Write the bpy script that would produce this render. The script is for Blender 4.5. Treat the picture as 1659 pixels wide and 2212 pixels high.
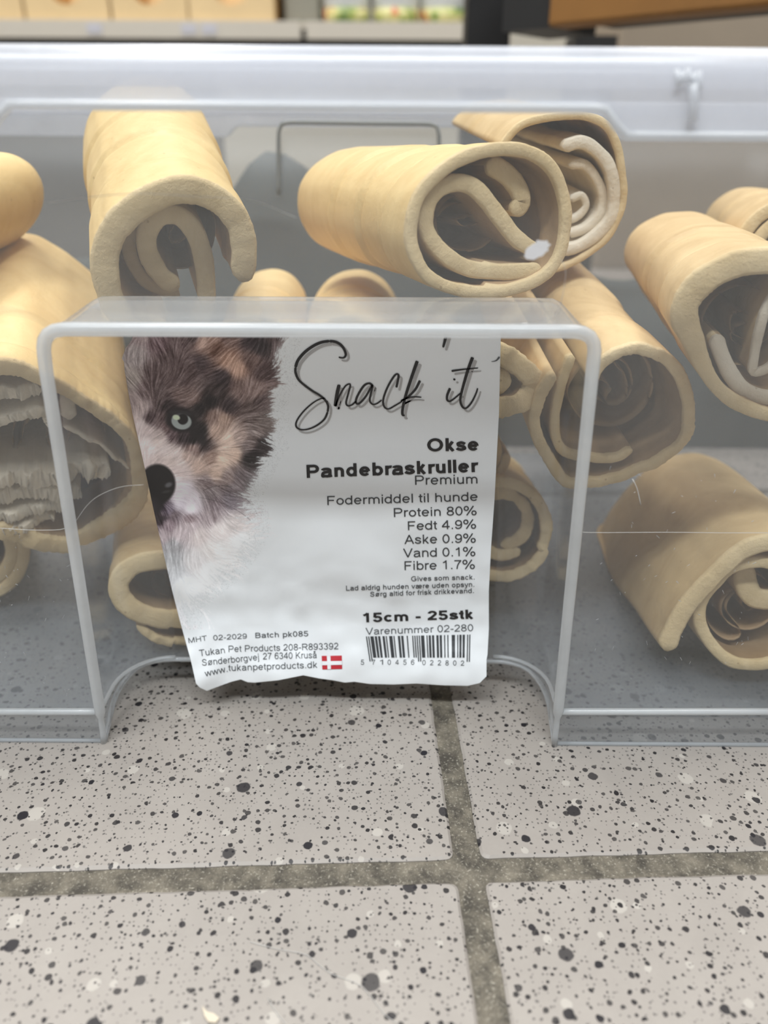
import bpy, bmesh, math, random
import numpy as np
from mathutils import Vector, Matrix, noise

# ------------------------------------------------------------------ clear
for o in list(bpy.data.objects):
    bpy.data.objects.remove(o)
scene = bpy.context.scene
COL = scene.collection
rng = random.Random(7)
PI = math.pi

# ------------------------------------------------------------------ camera
FPX, CX, CY = 1660.0, 829.5, 1106.0
H = 0.22
PITCH = math.radians(26.0)
ROLL = math.radians(0.35)
cam_d = bpy.data.cameras.new('camera')
cam = bpy.data.objects.new('camera', cam_d)
COL.objects.link(cam)
cam_d.sensor_fit = 'VERTICAL'
cam_d.sensor_height = 36.0
cam_d.sensor_width = 27.0
cam_d.lens = 36.0 * FPX / 2212.0
cam_d.clip_start = 0.01
cam_d.clip_end = 50
CM = Matrix.Rotation(PI / 2 - PITCH, 3, 'X') @ Matrix.Rotation(ROLL, 3, 'Z')
cam.matrix_world = Matrix.Translation((0, 0, H)) @ CM.to_4x4()
cam_d.dof.use_dof = True
cam_d.dof.focus_distance = 0.285
cam_d.dof.aperture_fstop = 6.5
scene.camera = cam
CAMP = Vector((0, 0, H))

# ------------------------------------------------------------------ world, lamps, exposure
w = bpy.data.worlds.new('store_ambient')
scene.world = w
w.use_nodes = True
w.node_tree.nodes['Background'].inputs[0].default_value = (0.93, 0.96, 1.0, 1)
w.node_tree.nodes['Background'].inputs[1].default_value = 0.16


def area(name, loc, sx, sy, power, col=(1, 0.97, 0.93), rot=(0, 0, 0)):
    d = bpy.data.lights.new(name, 'AREA')
    d.shape = 'RECTANGLE'
    d.size, d.size_y = sx, sy
    d.energy = power
    d.color = col
    o = bpy.data.objects.new(name, d)
    COL.objects.link(o)
    o.location = loc
    o.rotation_euler = rot
    return o


area('ceiling_tube_lamp', (-0.75, 1.0, 2.7), 0.35, 3.6, 56)
area('ceiling_tube_lamp', (1.1, 0.9, 2.7), 0.35, 3.6, 30)
area('ceiling_tube_lamp', (-0.25, -1.15, 2.7), 2.6, 0.22, 76, (0.90, 0.96, 1.0))
area('ceiling_tube_lamp', (-0.6, 1.45, 2.7), 3.0, 0.3, 20)

scene.view_settings.view_transform = 'Standard'
scene.view_settings.look = 'None'
scene.view_settings.gamma = 1
scene.view_settings.exposure = 0.32
scene.view_settings.use_curve_mapping = False
scene.cycles.transparent_max_bounces = 32
scene.cycles.max_bounces = 9
scene.cycles.diffuse_bounces = 5
scene.cycles.use_denoising = True
scene.cycles.use_adaptive_sampling = True
scene.cycles.adaptive_threshold = 0.03
scene.cycles.caustics_reflective = False
scene.cycles.caustics_refractive = False


# ------------------------------------------------------------------ picture rays into the place
def ray(px, py):
    return CM @ Vector(((px - CX) / FPX, -(py - CY) / FPX, -1.0))


def at_y(px, py, Y):
    d = ray(px, py)
    return CAMP + d * (Y / d.y)


def at_z(px, py, Z=0.0):
    d = ray(px, py)
    return CAMP + d * ((Z - H) / d.z)


FY0, FDR = 0.238, 0.05          # front wall of the bin leans outward


def front_y(z):
    return FY0 - FDR * z


def at_front(px, py, off=0.0):
    d = ray(px, py)
    t = (FY0 - off - FDR * H) / (d.y + FDR * d.z)
    return CAMP + d * t


# ------------------------------------------------------------------ object helpers
def tag(o, label=None, cat=None, group=None, kind=None):
    if label: o['label'] = label
    if cat: o['category'] = cat
    if group: o['group'] = group
    if kind: o['kind'] = kind
    return o


def mk(name, verts, faces, mats, parent=None, smooth=True, face_mats=None):
    me = bpy.data.meshes.new(name)
    me.from_pydata([tuple(v) for v in verts], [], faces)
    if not isinstance(mats, (list, tuple)):
        mats = [mats]
    for m in mats:
        me.materials.append(m)
    if face_mats:
        me.polygons.foreach_set('material_index', face_mats)
    if smooth:
        me.polygons.foreach_set('use_smooth', [True] * len(me.polygons))
    me.validate()
    o = bpy.data.objects.new(name, me)
    COL.objects.link(o)
    if parent is not None:
        o.parent = parent
        o.matrix_parent_inverse = parent.matrix_world.inverted()
    return o


def empty(name, loc=(0, 0, 0)):
    o = bpy.data.objects.new(name, None)
    COL.objects.link(o)
    o.empty_display_size = 0.02
    o.matrix_world = Matrix.Translation(loc)
    return o


class MB:
    def __init__(s):
        s.v, s.f, s.m = [], [], []

    def box(s, a, b, M=None, mi=0):
        n = len(s.v)
        for x in (a[0], b[0]):
            for y in (a[1], b[1]):
                for z in (a[2], b[2]):
                    p = Vector((x, y, z))
                    s.v.append(M @ p if M else p)
        for q in ((0, 1, 3, 2), (4, 6, 7, 5), (0, 4, 5, 1), (2, 3, 7, 6), (0, 2, 6, 4), (1, 5, 7, 3)):
            s.f.append(tuple(n + i for i in q)); s.m.append(mi)
        return s

    def tube(s, pts, r, sides=8, closed=False, mi=0):
        n = len(s.v)
        pts = [Vector(p) for p in pts]
        N = len(pts)
        prev = None
        for i, p in enumerate(pts):
            if closed:
                t = pts[(i + 1) % N] - pts[i - 1]
            else:
                t = pts[min(i + 1, N - 1)] - pts[max(i - 1, 0)]
            if t.length < 1e-9: t = Vector((0, 0, 1))
            t.normalize()
            if prev is None:
                prev = t.orthogonal().normalized()
            u = (prev - t * prev.dot(t))
            if u.length < 1e-6: u = t.orthogonal()
            u.normalize(); prev = u
            v = t.cross(u)
            rr = r(i / max(1, N - 1)) if callable(r) else r
            for k in range(sides):
                a = 2 * PI * k / sides
                s.v.append(p + (u * math.cos(a) + v * math.sin(a)) * rr)
        for i in range(N if closed else N - 1):
            for k in range(sides):
                a, b = n + i * sides + k, n + i * sides + (k + 1) % sides
                j = (i + 1) % N
                s.f.append((a, b, n + j * sides + (k + 1) % sides, n + j * sides + k)); s.m.append(mi)
        if not closed:
            s.f.append(tuple(n + k for k in range(sides))[::-1]); s.m.append(mi)
            s.f.append(tuple(n + (N - 1) * sides + k for k in range(sides))); s.m.append(mi)
        return s

    def lathe(s, prof, c, sides=40, mi=0):
        n = len(s.v)
        for (r, z) in prof:
            for k in range(sides):
                a = 2 * PI * k / sides
                s.v.append(Vector((c[0] + r * math.cos(a), c[1] + r * math.sin(a), c[2] + z)))
        for i in range(len(prof) - 1):
            for k in range(sides):
                s.f.append((n + i * sides + k, n + i * sides + (k + 1) % sides,
                            n + (i + 1) * sides + (k + 1) % sides, n + (i + 1) * sides + k)); s.m.append(mi)
        s.f.append(tuple(n + k for k in range(sides))[::-1]); s.m.append(mi)
        s.f.append(tuple(n + (len(prof) - 1) * sides + k for k in range(sides))); s.m.append(mi)
        return s

    def build(s, name, mats, parent=None, smooth=True):
        return mk(name, s.v, s.f, mats, parent, smooth, s.m)


def bevel(o, wd, seg=2):
    m = o.modifiers.new('bevel', 'BEVEL')
    m.width = wd; m.segments = seg; m.limit_method = 'ANGLE'
    return o


def solidify(o, t, off=0):
    m = o.modifiers.new('thickness', 'SOLIDIFY')
    m.thickness = t; m.offset = off
    return o


def catmull(pts, step, closed=False):
    P = [Vector(p) for p in pts]
    n = len(P)
    out = []
    segs = n if closed else n - 1
    for i in range(segs):
        if closed:
            p0, p1, p2, p3 = P[i - 1], P[i], P[(i + 1) % n], P[(i + 2) % n]
        else:
            p1, p2 = P[i], P[i + 1]
            p0 = P[i - 1] if i else p1 * 2 - p2
            p3 = P[i + 2] if i + 2 < n else p2 * 2 - p1
        k = max(1, int((p2 - p1).length / step))
        for j in range(k):
            t = j / k
            out.append(0.5 * ((2 * p1) + (p2 - p0) * t + (2 * p0 - 5 * p1 + 4 * p2 - p3) * t * t
                              + (3 * p1 - p0 - 3 * p2 + p3) * t ** 3))
    if not closed:
        out.append(P[-1].copy())
    return out


def sstep(a, b, x):
    t = min(1, max(0, (x - a) / (b - a)))
    return t * t * (3 - 2 * t)


def srgb(r, g, b):
    f = lambda c: (c / 255 / 12.92) if c / 255 <= 0.04045 else ((c / 255 + 0.055) / 1.055) ** 2.4
    return (f(r), f(g), f(b), 1)


# ------------------------------------------------------------------ materials
class NT:
    def __init__(s, name):
        s.mat = bpy.data.materials.new(name)
        s.mat.use_nodes = True
        s.t = s.mat.node_tree
        s.b = s.t.nodes.get('Principled BSDF')
        s.out = s.t.nodes.get('Material Output')

    def n(s, kind, **kw):
        nd = s.t.nodes.new(kind)
        for k, v in kw.items():
            if k.startswith('i_'):
                nd.inputs[k[2:].replace('_', ' ')].default_value = v
            else:
                setattr(nd, k, v)
        return nd

    def l(s, a, b):
        s.t.links.new(a, b)

    def math(s, op, a, b=None, c=None, clamp=False):
        nd = s.n('ShaderNodeMath', operation=op, use_clamp=clamp)
        for i, v in enumerate((a, b, c)):
            if v is None: continue
            if isinstance(v, (int, float)): nd.inputs[i].default_value = v
            else: s.l(v, nd.inputs[i])
        return nd.outputs[0]

    def mix(s, fac, a, b, blend='MIX'):
        nd = s.n('ShaderNodeMix', data_type='RGBA', blend_type=blend)
        for i, v in ((0, fac), (6, a), (7, b)):
            if isinstance(v, (int, float, tuple)): nd.inputs[i].default_value = v
            else: s.l(v, nd.inputs[i])
        return nd.outputs[2]

    def noise(s, scale, detail=3, rough=0.5, vec=None, dist=0.0):
        nd = s.n('ShaderNodeTexNoise')
        nd.inputs['Scale'].default_value = scale
        nd.inputs['Detail'].default_value = detail
        nd.inputs['Roughness'].default_value = rough
        nd.inputs['Distortion'].default_value = dist
        if vec is not None: s.l(vec, nd.inputs['Vector'])
        return nd

    def bump(s, h, strength, dist=0.001):
        nd = s.n('ShaderNodeBump')
        nd.inputs['Strength'].default_value = strength
        nd.inputs['Distance'].default_value = dist
        s.l(h, nd.inputs['Height'])
        s.l(nd.outputs[0], s.b.inputs['Normal'])
        return nd


def simple(name, col, rough=0.5, var=0.0, scale=60, metal=0.0, bumps=0.0):
    m = NT(name)
    m.b.inputs['Roughness'].default_value = rough
    m.b.inputs['Metallic'].default_value = metal
    tc = m.n('ShaderNodeTexCoord')
    nz = m.noise(scale, 4, 0.6, tc.outputs['Object'])
    dark = tuple(c * (1 - var) for c in col[:3]) + (1,)
    lite = tuple(min(1, c * (1 + var)) for c in col[:3]) + (1,)
    m.l(m.mix(nz.outputs[0], dark, lite), m.b.inputs['Base Color'])
    if bumps: m.bump(nz.outputs[0], bumps)
    return m.mat


def rawhide(name, base, dark, fibre=False):
    m = NT(name)
    tc = m.n('ShaderNodeTexCoord')
    big = m.noise(30, 5, 0.65, tc.outputs['Object'], 1.2)
    fine = m.noise(340, 5, 0.65, tc.outputs['Object'])
    fac = m.math('MULTIPLY_ADD', big.outputs[0], 2.6, -0.8, clamp=True)
    c = m.mix(fac, dark, base)
    fr = m.math('MULTIPLY_ADD', fine.outputs[0], 0.5, 0.0, clamp=True)
    c = m.mix(m.math('MULTIPLY', fr, 0.35), c, tuple(v * 0.72 for v in base[:3]) + (1,))
    sp = m.n('ShaderNodeTexVoronoi'); sp.inputs['Scale'].default_value = 120
    m.l(tc.outputs['Object'], sp.inputs['Vector'])
    spot = m.math('LESS_THAN', sp.outputs['Distance'], 0.06)
    c = m.mix(m.math('MULTIPLY', spot, 0.35), c, (0.25, 0.15, 0.07, 1))
    m.l(c, m.b.inputs['Base Color'])
    m.b.inputs['Roughness'].default_value = 0.85 if fibre else 0.52
    m.b.inputs['Specular IOR Level'].default_value = 0.3
    h = m.noise(520 if fibre else 160, 6, 0.7, tc.outputs['Object'])
    m.bump(h.outputs[0], 0.55 if fibre else 0.34, 0.0013)
    return m.mat


M_HIDE = rawhide('rawhide', (0.82, 0.625, 0.31, 1), (0.68, 0.48, 0.215, 1))
M_HIDE2 = rawhide('rawhide_tan', (0.71, 0.53, 0.285, 1), (0.55, 0.385, 0.19, 1))
M_EDGE = rawhide('rawhide_cut_edge', (0.78, 0.62, 0.37, 1), (0.62, 0.46, 0.24, 1), True)
M_INNER = rawhide('rawhide_shaded_inside', (0.46, 0.31, 0.165, 1), (0.33, 0.21, 0.105, 1))  # inner faces browner: shade of the hollows put into the colour
M_PALE = rawhide('rawhide_frayed_fibre', (0.84, 0.76, 0.62, 1), (0.66, 0.56, 0.42, 1), True)


def plastic(name, haze, tint=(0.86, 0.89, 0.93, 1), rough=0.12, wave=0.0, clear=(0.975, 0.98, 0.985, 1)):
    m = NT(name)
    m.t.nodes.remove(m.b)
    tr = m.n('ShaderNodeBsdfTransparent'); tr.inputs[0].default_value = clear
    df = m.n('ShaderNodeBsdfDiffuse'); df.inputs[0].default_value = tint
    tl = m.n('ShaderNodeBsdfTranslucent'); tl.inputs[0].default_value = tint
    milk = m.n('ShaderNodeMixShader'); milk.inputs[0].default_value = 0.5
    m.l(df.outputs[0], milk.inputs[1]); m.l(tl.outputs[0], milk.inputs[2])
    tc = m.n('ShaderNodeTexCoord')
    nz = m.noise(14, 5, 0.6, tc.outputs['Object'])
    fac = m.math('MULTIPLY', nz.outputs[0], haze * 1.2)
    fac = m.math('ADD', fac, haze * 0.4, clamp=True)
    m1 = m.n('ShaderNodeMixShader')
    m.l(fac, m1.inputs[0]); m.l(tr.outputs[0], m1.inputs[1]); m.l(milk.outputs[0], m1.inputs[2])
    gl = m.n('ShaderNodeBsdfGlossy'); gl.inputs['Roughness'].default_value = rough
    gl.inputs[0].default_value = (1, 1, 1, 1)
    bp = m.n('ShaderNodeBump'); bp.inputs['Strength'].default_value = 0.12
    bp.inputs['Distance'].default_value = 0.0006
    nb = m.noise(90, 3, 0.5, tc.outputs['Object'])
    m.l(nb.outputs[0], bp.inputs['Height']); m.l(bp.outputs[0], gl.inputs['Normal'])
    geo = m.n('ShaderNodeNewGeometry')
    dt = m.n('ShaderNodeVectorMath', operation='DOT_PRODUCT')
    m.l(geo.outputs['Normal'], dt.inputs[0]); m.l(geo.outputs['Incoming'], dt.inputs[1])
    c = m.math('ABSOLUTE', dt.outputs['Value'])
    f = m.math('POWER', m.math('SUBTRACT', 1.0, c, clamp=True), 5.0)
    f = m.math('MULTIPLY_ADD', f, 0.7, 0.035, clamp=True)
    m2 = m.n('ShaderNodeMixShader')
    m.l(f, m2.inputs[0]); m.l(m1.outputs[0], m2.inputs[1]); m.l(gl.outputs[0], m2.inputs[2])
    m.l(m2.outputs[0], m.out.inputs['Surface'])
    return m.mat


M_WALL = plastic('clear_polypropylene', 0.055, (0.80, 0.84, 0.86, 1))
M_LEDGE = plastic('cloudy_polypropylene', 0.27, (0.84, 0.87, 0.88, 1))
M_SIDE = plastic('clear_polypropylene_side', 0.03, (0.80, 0.84, 0.86, 1), 0.45)
M_RIB = plastic('thick_polypropylene_edge', 0.62, (0.92, 0.94, 0.95, 1), 0.2)
M_RIM = plastic('milky_polypropylene_rim', 0.58, (0.84, 0.87, 0.94, 1), 0.22)
M_FOOT = plastic('cloudy_polypropylene_foot', 0.10, (0.76, 0.80, 0.84, 1), 0.2)
M_BASE = plastic('shaded_polypropylene_base', 0.15, (0.70, 0.76, 0.82, 1), 0.25, clear=(0.90, 0.92, 0.94, 1))  # less clear and duller: shade under the rolls put into the base tint
M_RECESS = plastic('clear_polypropylene_recess', 0.09, (0.80, 0.84, 0.88, 1), 0.15)


def floor_tile_material():
    m = NT('speckled_tile')
    tc = m.n('ShaderNodeTexCoord')
    obj = tc.outputs['Object']
    wob = m.noise(420, 2, 0.5, obj)
    v1 = m.n('ShaderNodeVectorMath', operation='SCALE'); v1.inputs['Scale'].default_value = 0.0011
    sub = m.n('ShaderNodeVectorMath', operation='SUBTRACT'); sub.inputs[1].default_value = (0.5, 0.5, 0.5)
    m.l(wob.outputs[1], sub.inputs[0]); m.l(sub.outputs[0], v1.inputs[0])
    add = m.n('ShaderNodeVectorMath', operation='ADD')
    m.l(obj, add.inputs[0]); m.l(v1.outputs[0], add.inputs[1])
    sep = m.n('ShaderNodeSeparateXYZ'); m.l(add.outputs[0], sep.inputs[0])
    flat = m.n('ShaderNodeCombineXYZ'); m.l(sep.outputs[0], flat.inputs[0]); m.l(sep.outputs[1], flat.inputs[1])
    vec = flat.outputs[0]
    cloud = m.noise(45, 5, 0.65, vec)
    grain = m.noise(800, 3, 0.6, vec)
    c = m.mix(cloud.outputs[0], srgb(150, 143, 136), srgb(173, 166, 158))
    c = m.mix(m.math('MULTIPLY', grain.outputs[0], 0.35), c, srgb(146, 139, 133))

    def spots(scale, rmin, rmax, keep, col, c, off, strength=1.0):
        mp = m.n('ShaderNodeMapping'); mp.inputs['Location'].default_value = off
        m.l(vec, mp.inputs['Vector'])
        v = m.n('ShaderNodeTexVoronoi', voronoi_dimensions='2D'); v.inputs['Scale'].default_value = scale
        m.l(mp.outputs[0], v.inputs['Vector'])
        sp = m.n('ShaderNodeSeparateColor'); m.l(v.outputs['Color'], sp.inputs[0])
        r2 = m.math('POWER', sp.outputs[0], 2.5)
        rad = m.math('MULTIPLY_ADD', r2, (rmax - rmin), rmin)
        d = m.math('DIVIDE', v.outputs['Distance'], rad)
        mask = m.n('ShaderNodeMapRange', interpolation_type='SMOOTHSTEP')
        mask.inputs['From Min'].default_value = 1.12; mask.inputs['From Max'].default_value = 0.88
        m.l(d, mask.inputs['Value'])
        k = m.math('LESS_THAN', sp.outputs[1], keep)
        f = m.math('MULTIPLY', m.math('MULTIPLY', mask.outputs[0], k), strength)
        tone = m.math('MULTIPLY', f, m.math('MULTIPLY_ADD', sp.outputs[2], 0.2, 0.82))
        return m.mix(tone, c, col)
    c = spots(95, 0.10, 0.32, 0.22, srgb(204, 198, 188), c, (0.3, 0.7, 0), 0.42)
    c = spots(560, 0.12, 0.26, 0.45, srgb(88, 84, 82), c, (0.11, 0.53, 0), 0.85)
    c = spots(270, 0.10, 0.25, 0.60, srgb(40, 37, 38), c, (0.77, 0.21, 0), 1.0)
    c = spots(235, 0.10, 0.27, 0.40, srgb(36, 33, 35), c, (0.37, 0.91, 0), 1.0)
    c = spots(66, 0.07, 0.18, 0.45, srgb(30, 28, 33), c, (0.17, 0.31, 0), 1.0)
    m.l(c, m.b.inputs['Base Color'])
    m.b.inputs['Roughness'].default_value = 0.5
    m.b.inputs['Specular IOR Level'].default_value = 0.35
    m.bump(grain.outputs[0], 0.08, 0.0004)
    return m.mat


def grout_material():
    m = NT('dirty_grout')
    tc = m.n('ShaderNodeTexCoord')
    a = m.noise(110, 6, 0.7, tc.outputs['Object'])
    b = m.noise(1100, 4, 0.7, tc.outputs['Object'])
    fa = m.math('MULTIPLY_ADD', a.outputs[0], 3.6, -1.4, clamp=True)
    c = m.mix(fa, srgb(70, 65, 57), srgb(132, 124, 109))
    fb = m.math('MULTIPLY_ADD', b.outputs[0], 7, -3.9, clamp=True)
    c = m.mix(m.math('MULTIPLY', fb, 0.75), c, srgb(190, 184, 168))
    fd = m.math('MULTIPLY_ADD', b.outputs[0], -5, 1.9, clamp=True)
    c = m.mix(m.math('MULTIPLY', fd, 0.7), c, srgb(58, 54, 46))
    m.l(c, m.b.inputs['Base Color'])
    m.b.inputs['Roughness'].default_value = 0.7
    m.bump(b.outputs[0], 0.6, 0.0008)
    return m.mat


M_TILE = floor_tile_material()
M_GROUT = grout_material()

# ------------------------------------------------------------------ setting: tiled floor
cross = at_z(1014, 1878)
FI = math.radians(2.35)
TILE, GW = 0.30, 0.0092
FM = Matrix.Translation((cross.x, cross.y, 0)) @ Matrix.Rotation(FI, 4, 'Z')
fb = MB()
half = GW / 2
for i in range(-7, 7):
    for j in range(-4, 12):
        x0, x1 = i * TILE + half, (i + 1) * TILE - half
        y0, y1 = j * TILE + half, (j + 1) * TILE - half
        # rounded-corner tile outline with slightly uneven edges near the bin
        near = -2 <= i <= 1 and -2 <= j <= 1
        rad = 0.0025
        ol = []
        for (cx_, cy_, a0) in ((x1 - rad, y1 - rad, 0), (x0 + rad, y1 - rad, 90), (x0 + rad, y0 + rad, 180), (x1 - rad, y0 + rad, 270)):
            for k in range(4):
                a = math.radians(a0 + 30 * k)
                ol.append(Vector((cx_ + rad * math.cos(a), cy_ + rad * math.sin(a), 0)))
        if near:
            fine = []
            for k in range(len(ol)):
                p, q = ol[k], ol[(k + 1) % len(ol)]
                n_ = max(1, int((q - p).length / 0.003))
                for t in range(n_):
                    fine.append(p.lerp(q, t / n_))
            ol = []
            for p in fine:
                nv = noise.noise_vector(p * 130 + Vector((i * 3, j * 5, 1))) * 0.00035
                ol.append(Vector((p.x + nv.x, p.y + nv.y, 0)))
        cen = Vector(((x0 + x1) / 2, (y0 + y1) / 2, 0))
        n0 = len(fb.v); L = len(ol)
        e = 0.0012
        for p in ol: fb.v.append(p + Vector((0, 0, -0.004)))
        for p in ol: fb.v.append(p + Vector((0, 0, -0.0007)))
        for p in ol: fb.v.append(p + (cen - p).normalized() * e)
        for r_ in range(2):
            for k in range(L):
                fb.f.append((n0 + r_ * L + k, n0 + r_ * L + (k + 1) % L, n0 + (r_ + 1) * L + (k + 1) % L, n0 + (r_ + 1) * L + k)); fb.m.append(0)
        fb.f.append(tuple(n0 + 2 * L + k for k in range(L))); fb.m.append(0)
n0 = len(fb.v)
for p in ((-2.2, -1.3), (2.2, -1.3), (2.2, 3.7), (-2.2, 3.7)):
    fb.v.append(Vector((p[0], p[1], -0.0011)))
fb.f.append((n0, n0 + 1, n0 + 2, n0 + 3)); fb.m.append(1)
fl = fb.build('floor', [M_TILE, M_GROUT], None, False)
fl.matrix_world = FM
tag(fl, 'pale grey speckled floor tiles with dirty grout lines', None, None, 'structure')

# ------------------------------------------------------------------ storage bin
W_L, W_R, Y_BACK = -0.280, 0.241, 0.515
Z_TOP, HF = 0.232, 0.0155
bin_e = empty('storage_bin', (-0.02, 0.376, 0))
tag(bin_e, 'translucent plastic storage bin with milky rim, full of rolled dog chews', 'storage bin')

# opening of the recess in the front wall, from lower left round to lower right
O_px = [(226, 1605), (224, 1585), (217, 1535)]
O_px += [(95 + (217 - 95) * t, 760 + (1535 - 760) * t) for t in [k / 16 for k in range(15, 0, -1)]]
O_px += [(96, 752), (98, 735), (106, 721), (120, 713), (140, 710)]
O_px += [(140 + (1240 - 140) * k / 20, 710 + 5 * k / 20) for k in range(1, 20)]
O_px += [(1240, 715), (1258, 718), (1273, 726), (1281, 740), (1283, 756)]
O_px += [(1283 + (1205 - 1283) * t, 756 + (1535 - 756) * t) for t in [k / 16 for k in range(1, 16)]]
O_px += [(1205, 1535), (1199, 1585), (1198, 1605)]
O = [at_front(*p) for p in O_px]
O[0].z = 0; O[-1].z = 0


def rr_path(z, rad=0.03):
    """rounded rectangle of the bin at height z, counter-clockwise, starting at the front right corner"""
    k = FDR * z
    xl, xr, yf, yb = W_L - k, W_R + k, FY0 - k, Y_BACK + k
    pts = []
    for (cx_, cy_, a0) in ((xr - rad, yf + rad, -90), (xr - rad, yb - rad, 0), (xl + rad, yb - rad, 90), (xl + rad, yf + rad, 180)):
        for j in range(9):
            a = math.radians(a0 + 90 * j / 8)
            pts.append(Vector((cx_ + rad * math.cos(a), cy_ + rad * math.sin(a), z)))
    return pts


lo, hi = rr_path(0.0), rr_path(Z_TOP)
# side and back walls
sv, sf = [], []
rows = [0, HF, 0.06, 0.12, 0.18, Z_TOP]
for z in rows: sv += rr_path(z)
n_ = len(lo)
for r_ in range(len(rows) - 1):
    for k in range(n_ - 1):
        sf.append((r_ * n_ + k, r_ * n_ + k + 1, (r_ + 1) * n_ + k + 1, (r_ + 1) * n_ + k))
solidify(mk('side_wall', sv, sf, M_SIDE, bin_e), 0.0018)['label'] = 'clear plastic side and back walls'
# front wall with the recess cut out of it
fv = [lo[-1]] + O + [lo[0], hi[0], hi[-1]]
fw = mk('front_wall', fv, [tuple(range(len(fv)))], M_WALL, bin_e, False)
solidify(fw, 0.0016)

# recess: loft straight back from the opening, rounded into a back panel
Y_PAN = 0.272
nO = len(O)
inw = []
for i in range(nO):
    t = O[min(i + 1, nO - 1)] - O[max(i - 1, 0)]
    nrm = Vector((t.z, 0, -t.x))
    if i < 3: nrm = Vector((1, 0, 0))
    if i > nO - 4: nrm = Vector((-1, 0, 0))
    nrm.normalize(); inw.append(nrm)
loops = [O]
steps = 14
for s_ in range(1, steps + 1):
    q = s_ / steps
    lp = []
    for i in range(nO):
        p = O[i]
        side = abs(inw[i].x) > 0.7
        rad = 0.021 if side else 0.009
        Dp = Y_PAN - p.y
        if q < 0.4:
            dep = (Dp - rad) * q / 0.4; ins = 0
        else:
            th = (q - 0.4) / 0.6 * PI / 2
            dep = Dp - rad + rad * math.sin(th); ins = rad * (1 - math.cos(th))
        v = p + inw[i] * ins
        v.y = p.y + dep
        up = 0.0032 * (dep / Dp) * (1 - abs(inw[i].x))
        v.z += up
        v.z = max(v.z, HF * min(1, dep / Dp * 1.15))
        if v.z < 0.0: v.z = 0
        lp.append(v)
    loops.append(lp)
rv, rf, rm = [], [], []
for lp in loops: rv += lp
for a in range(steps):
    for i in range(nO - 1):
        rf.append((a * nO + i, a * nO + i + 1, (a + 1) * nO + i + 1, (a + 1) * nO + i))
        ceil_ = abs(inw[i].x) < 0.7
        rm.append(1 if ceil_ else 2)
rf.append(tuple(range(steps * nO, (steps + 1) * nO))); rm.append(0)
rec = mk('recess', rv, rf, [M_WALL, M_LEDGE, M_RECESS], bin_e, True, rm)
rec['label'] = 'recessed front panel with a cloudy ledge above it'
solidify(rec, 0.0014)
# thick moulded edges
eb = MB()
eb.tube(catmull([p + Vector((0, -0.0006, 0)) for p in O], 0.003), lambda t: 0.0021 if 0.03 < t < 0.97 else 0.0012, 10)
contour = [lp[0] for lp in loops] + [p for p in loops[-1][1:-1] if p.z < HF * 1.02] + [lp[-1] for lp in loops[::-1]]
back = sorted([p for p in loops[-1] if p.z < HF + 1e-4], key=lambda p: p.x)
eb.tube([lp[0] for lp in loops] + [loops[-1][0].lerp(loops[-1][-1], k / 20) for k in range(1, 20)] + [lp[-1] for lp in loops[::-1]], 0.0011, 8)
eb.tube([at_front(217 - k * 45, 1537 + 0 * k, 0.0004) for k in range(0, 13)], 0.0014, 8)
eb.tube([at_front(1205 + k * 45, 1537, 0.0004) for k in range(0, 15)], 0.0014, 8)
eb.tube([Vector((O[0].x - k * 0.012, FY0 - 0.0002, 0.0008)) for k in range(0, 13)], 0.0008, 6)
eb.tube([Vector((O[-1].x + k * 0.012, FY0 - 0.0002, 0.0008)) for k in range(0, 13)], 0.0008, 6)
# ridge from the raised base back along the recess side
for i0, sg in ((2, 1), (nO - 3, -1)):
    ln = [lp[i0] + Vector((0, 0, (HF - lp[i0].z) * 0.0)) for lp in loops]
    eb.tube(ln, 0.0009, 6)
eb.build('moulded_edge', M_RIB, bin_e)['label'] = 'thick whitish moulded edge round the recess'
# milky foot strips under the raised base
for xa, xb in ((W_L + 0.03, O[0].x - 0.0005), (O[-1].x + 0.0005, W_R - 0.03)):
    MB().box((xa, FY0 - 0.0012, 0.0004), (xb, FY0 - 0.0003, HF)).build('foot_strip', M_FOOT, bin_e, False)
# base plate
bp = rr_path(HF)
bot = [lp[0] for lp in loops] + [lp[-1] for lp in loops[::-1]]
bv = [Vector((p.x, p.y, HF)) for p in bp] + [Vector((p.x, p.y, HF)) for p in bot]
solidify(mk('base', bv, [tuple(range(len(bv)))], M_BASE, bin_e, False), 0.0016)
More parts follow.
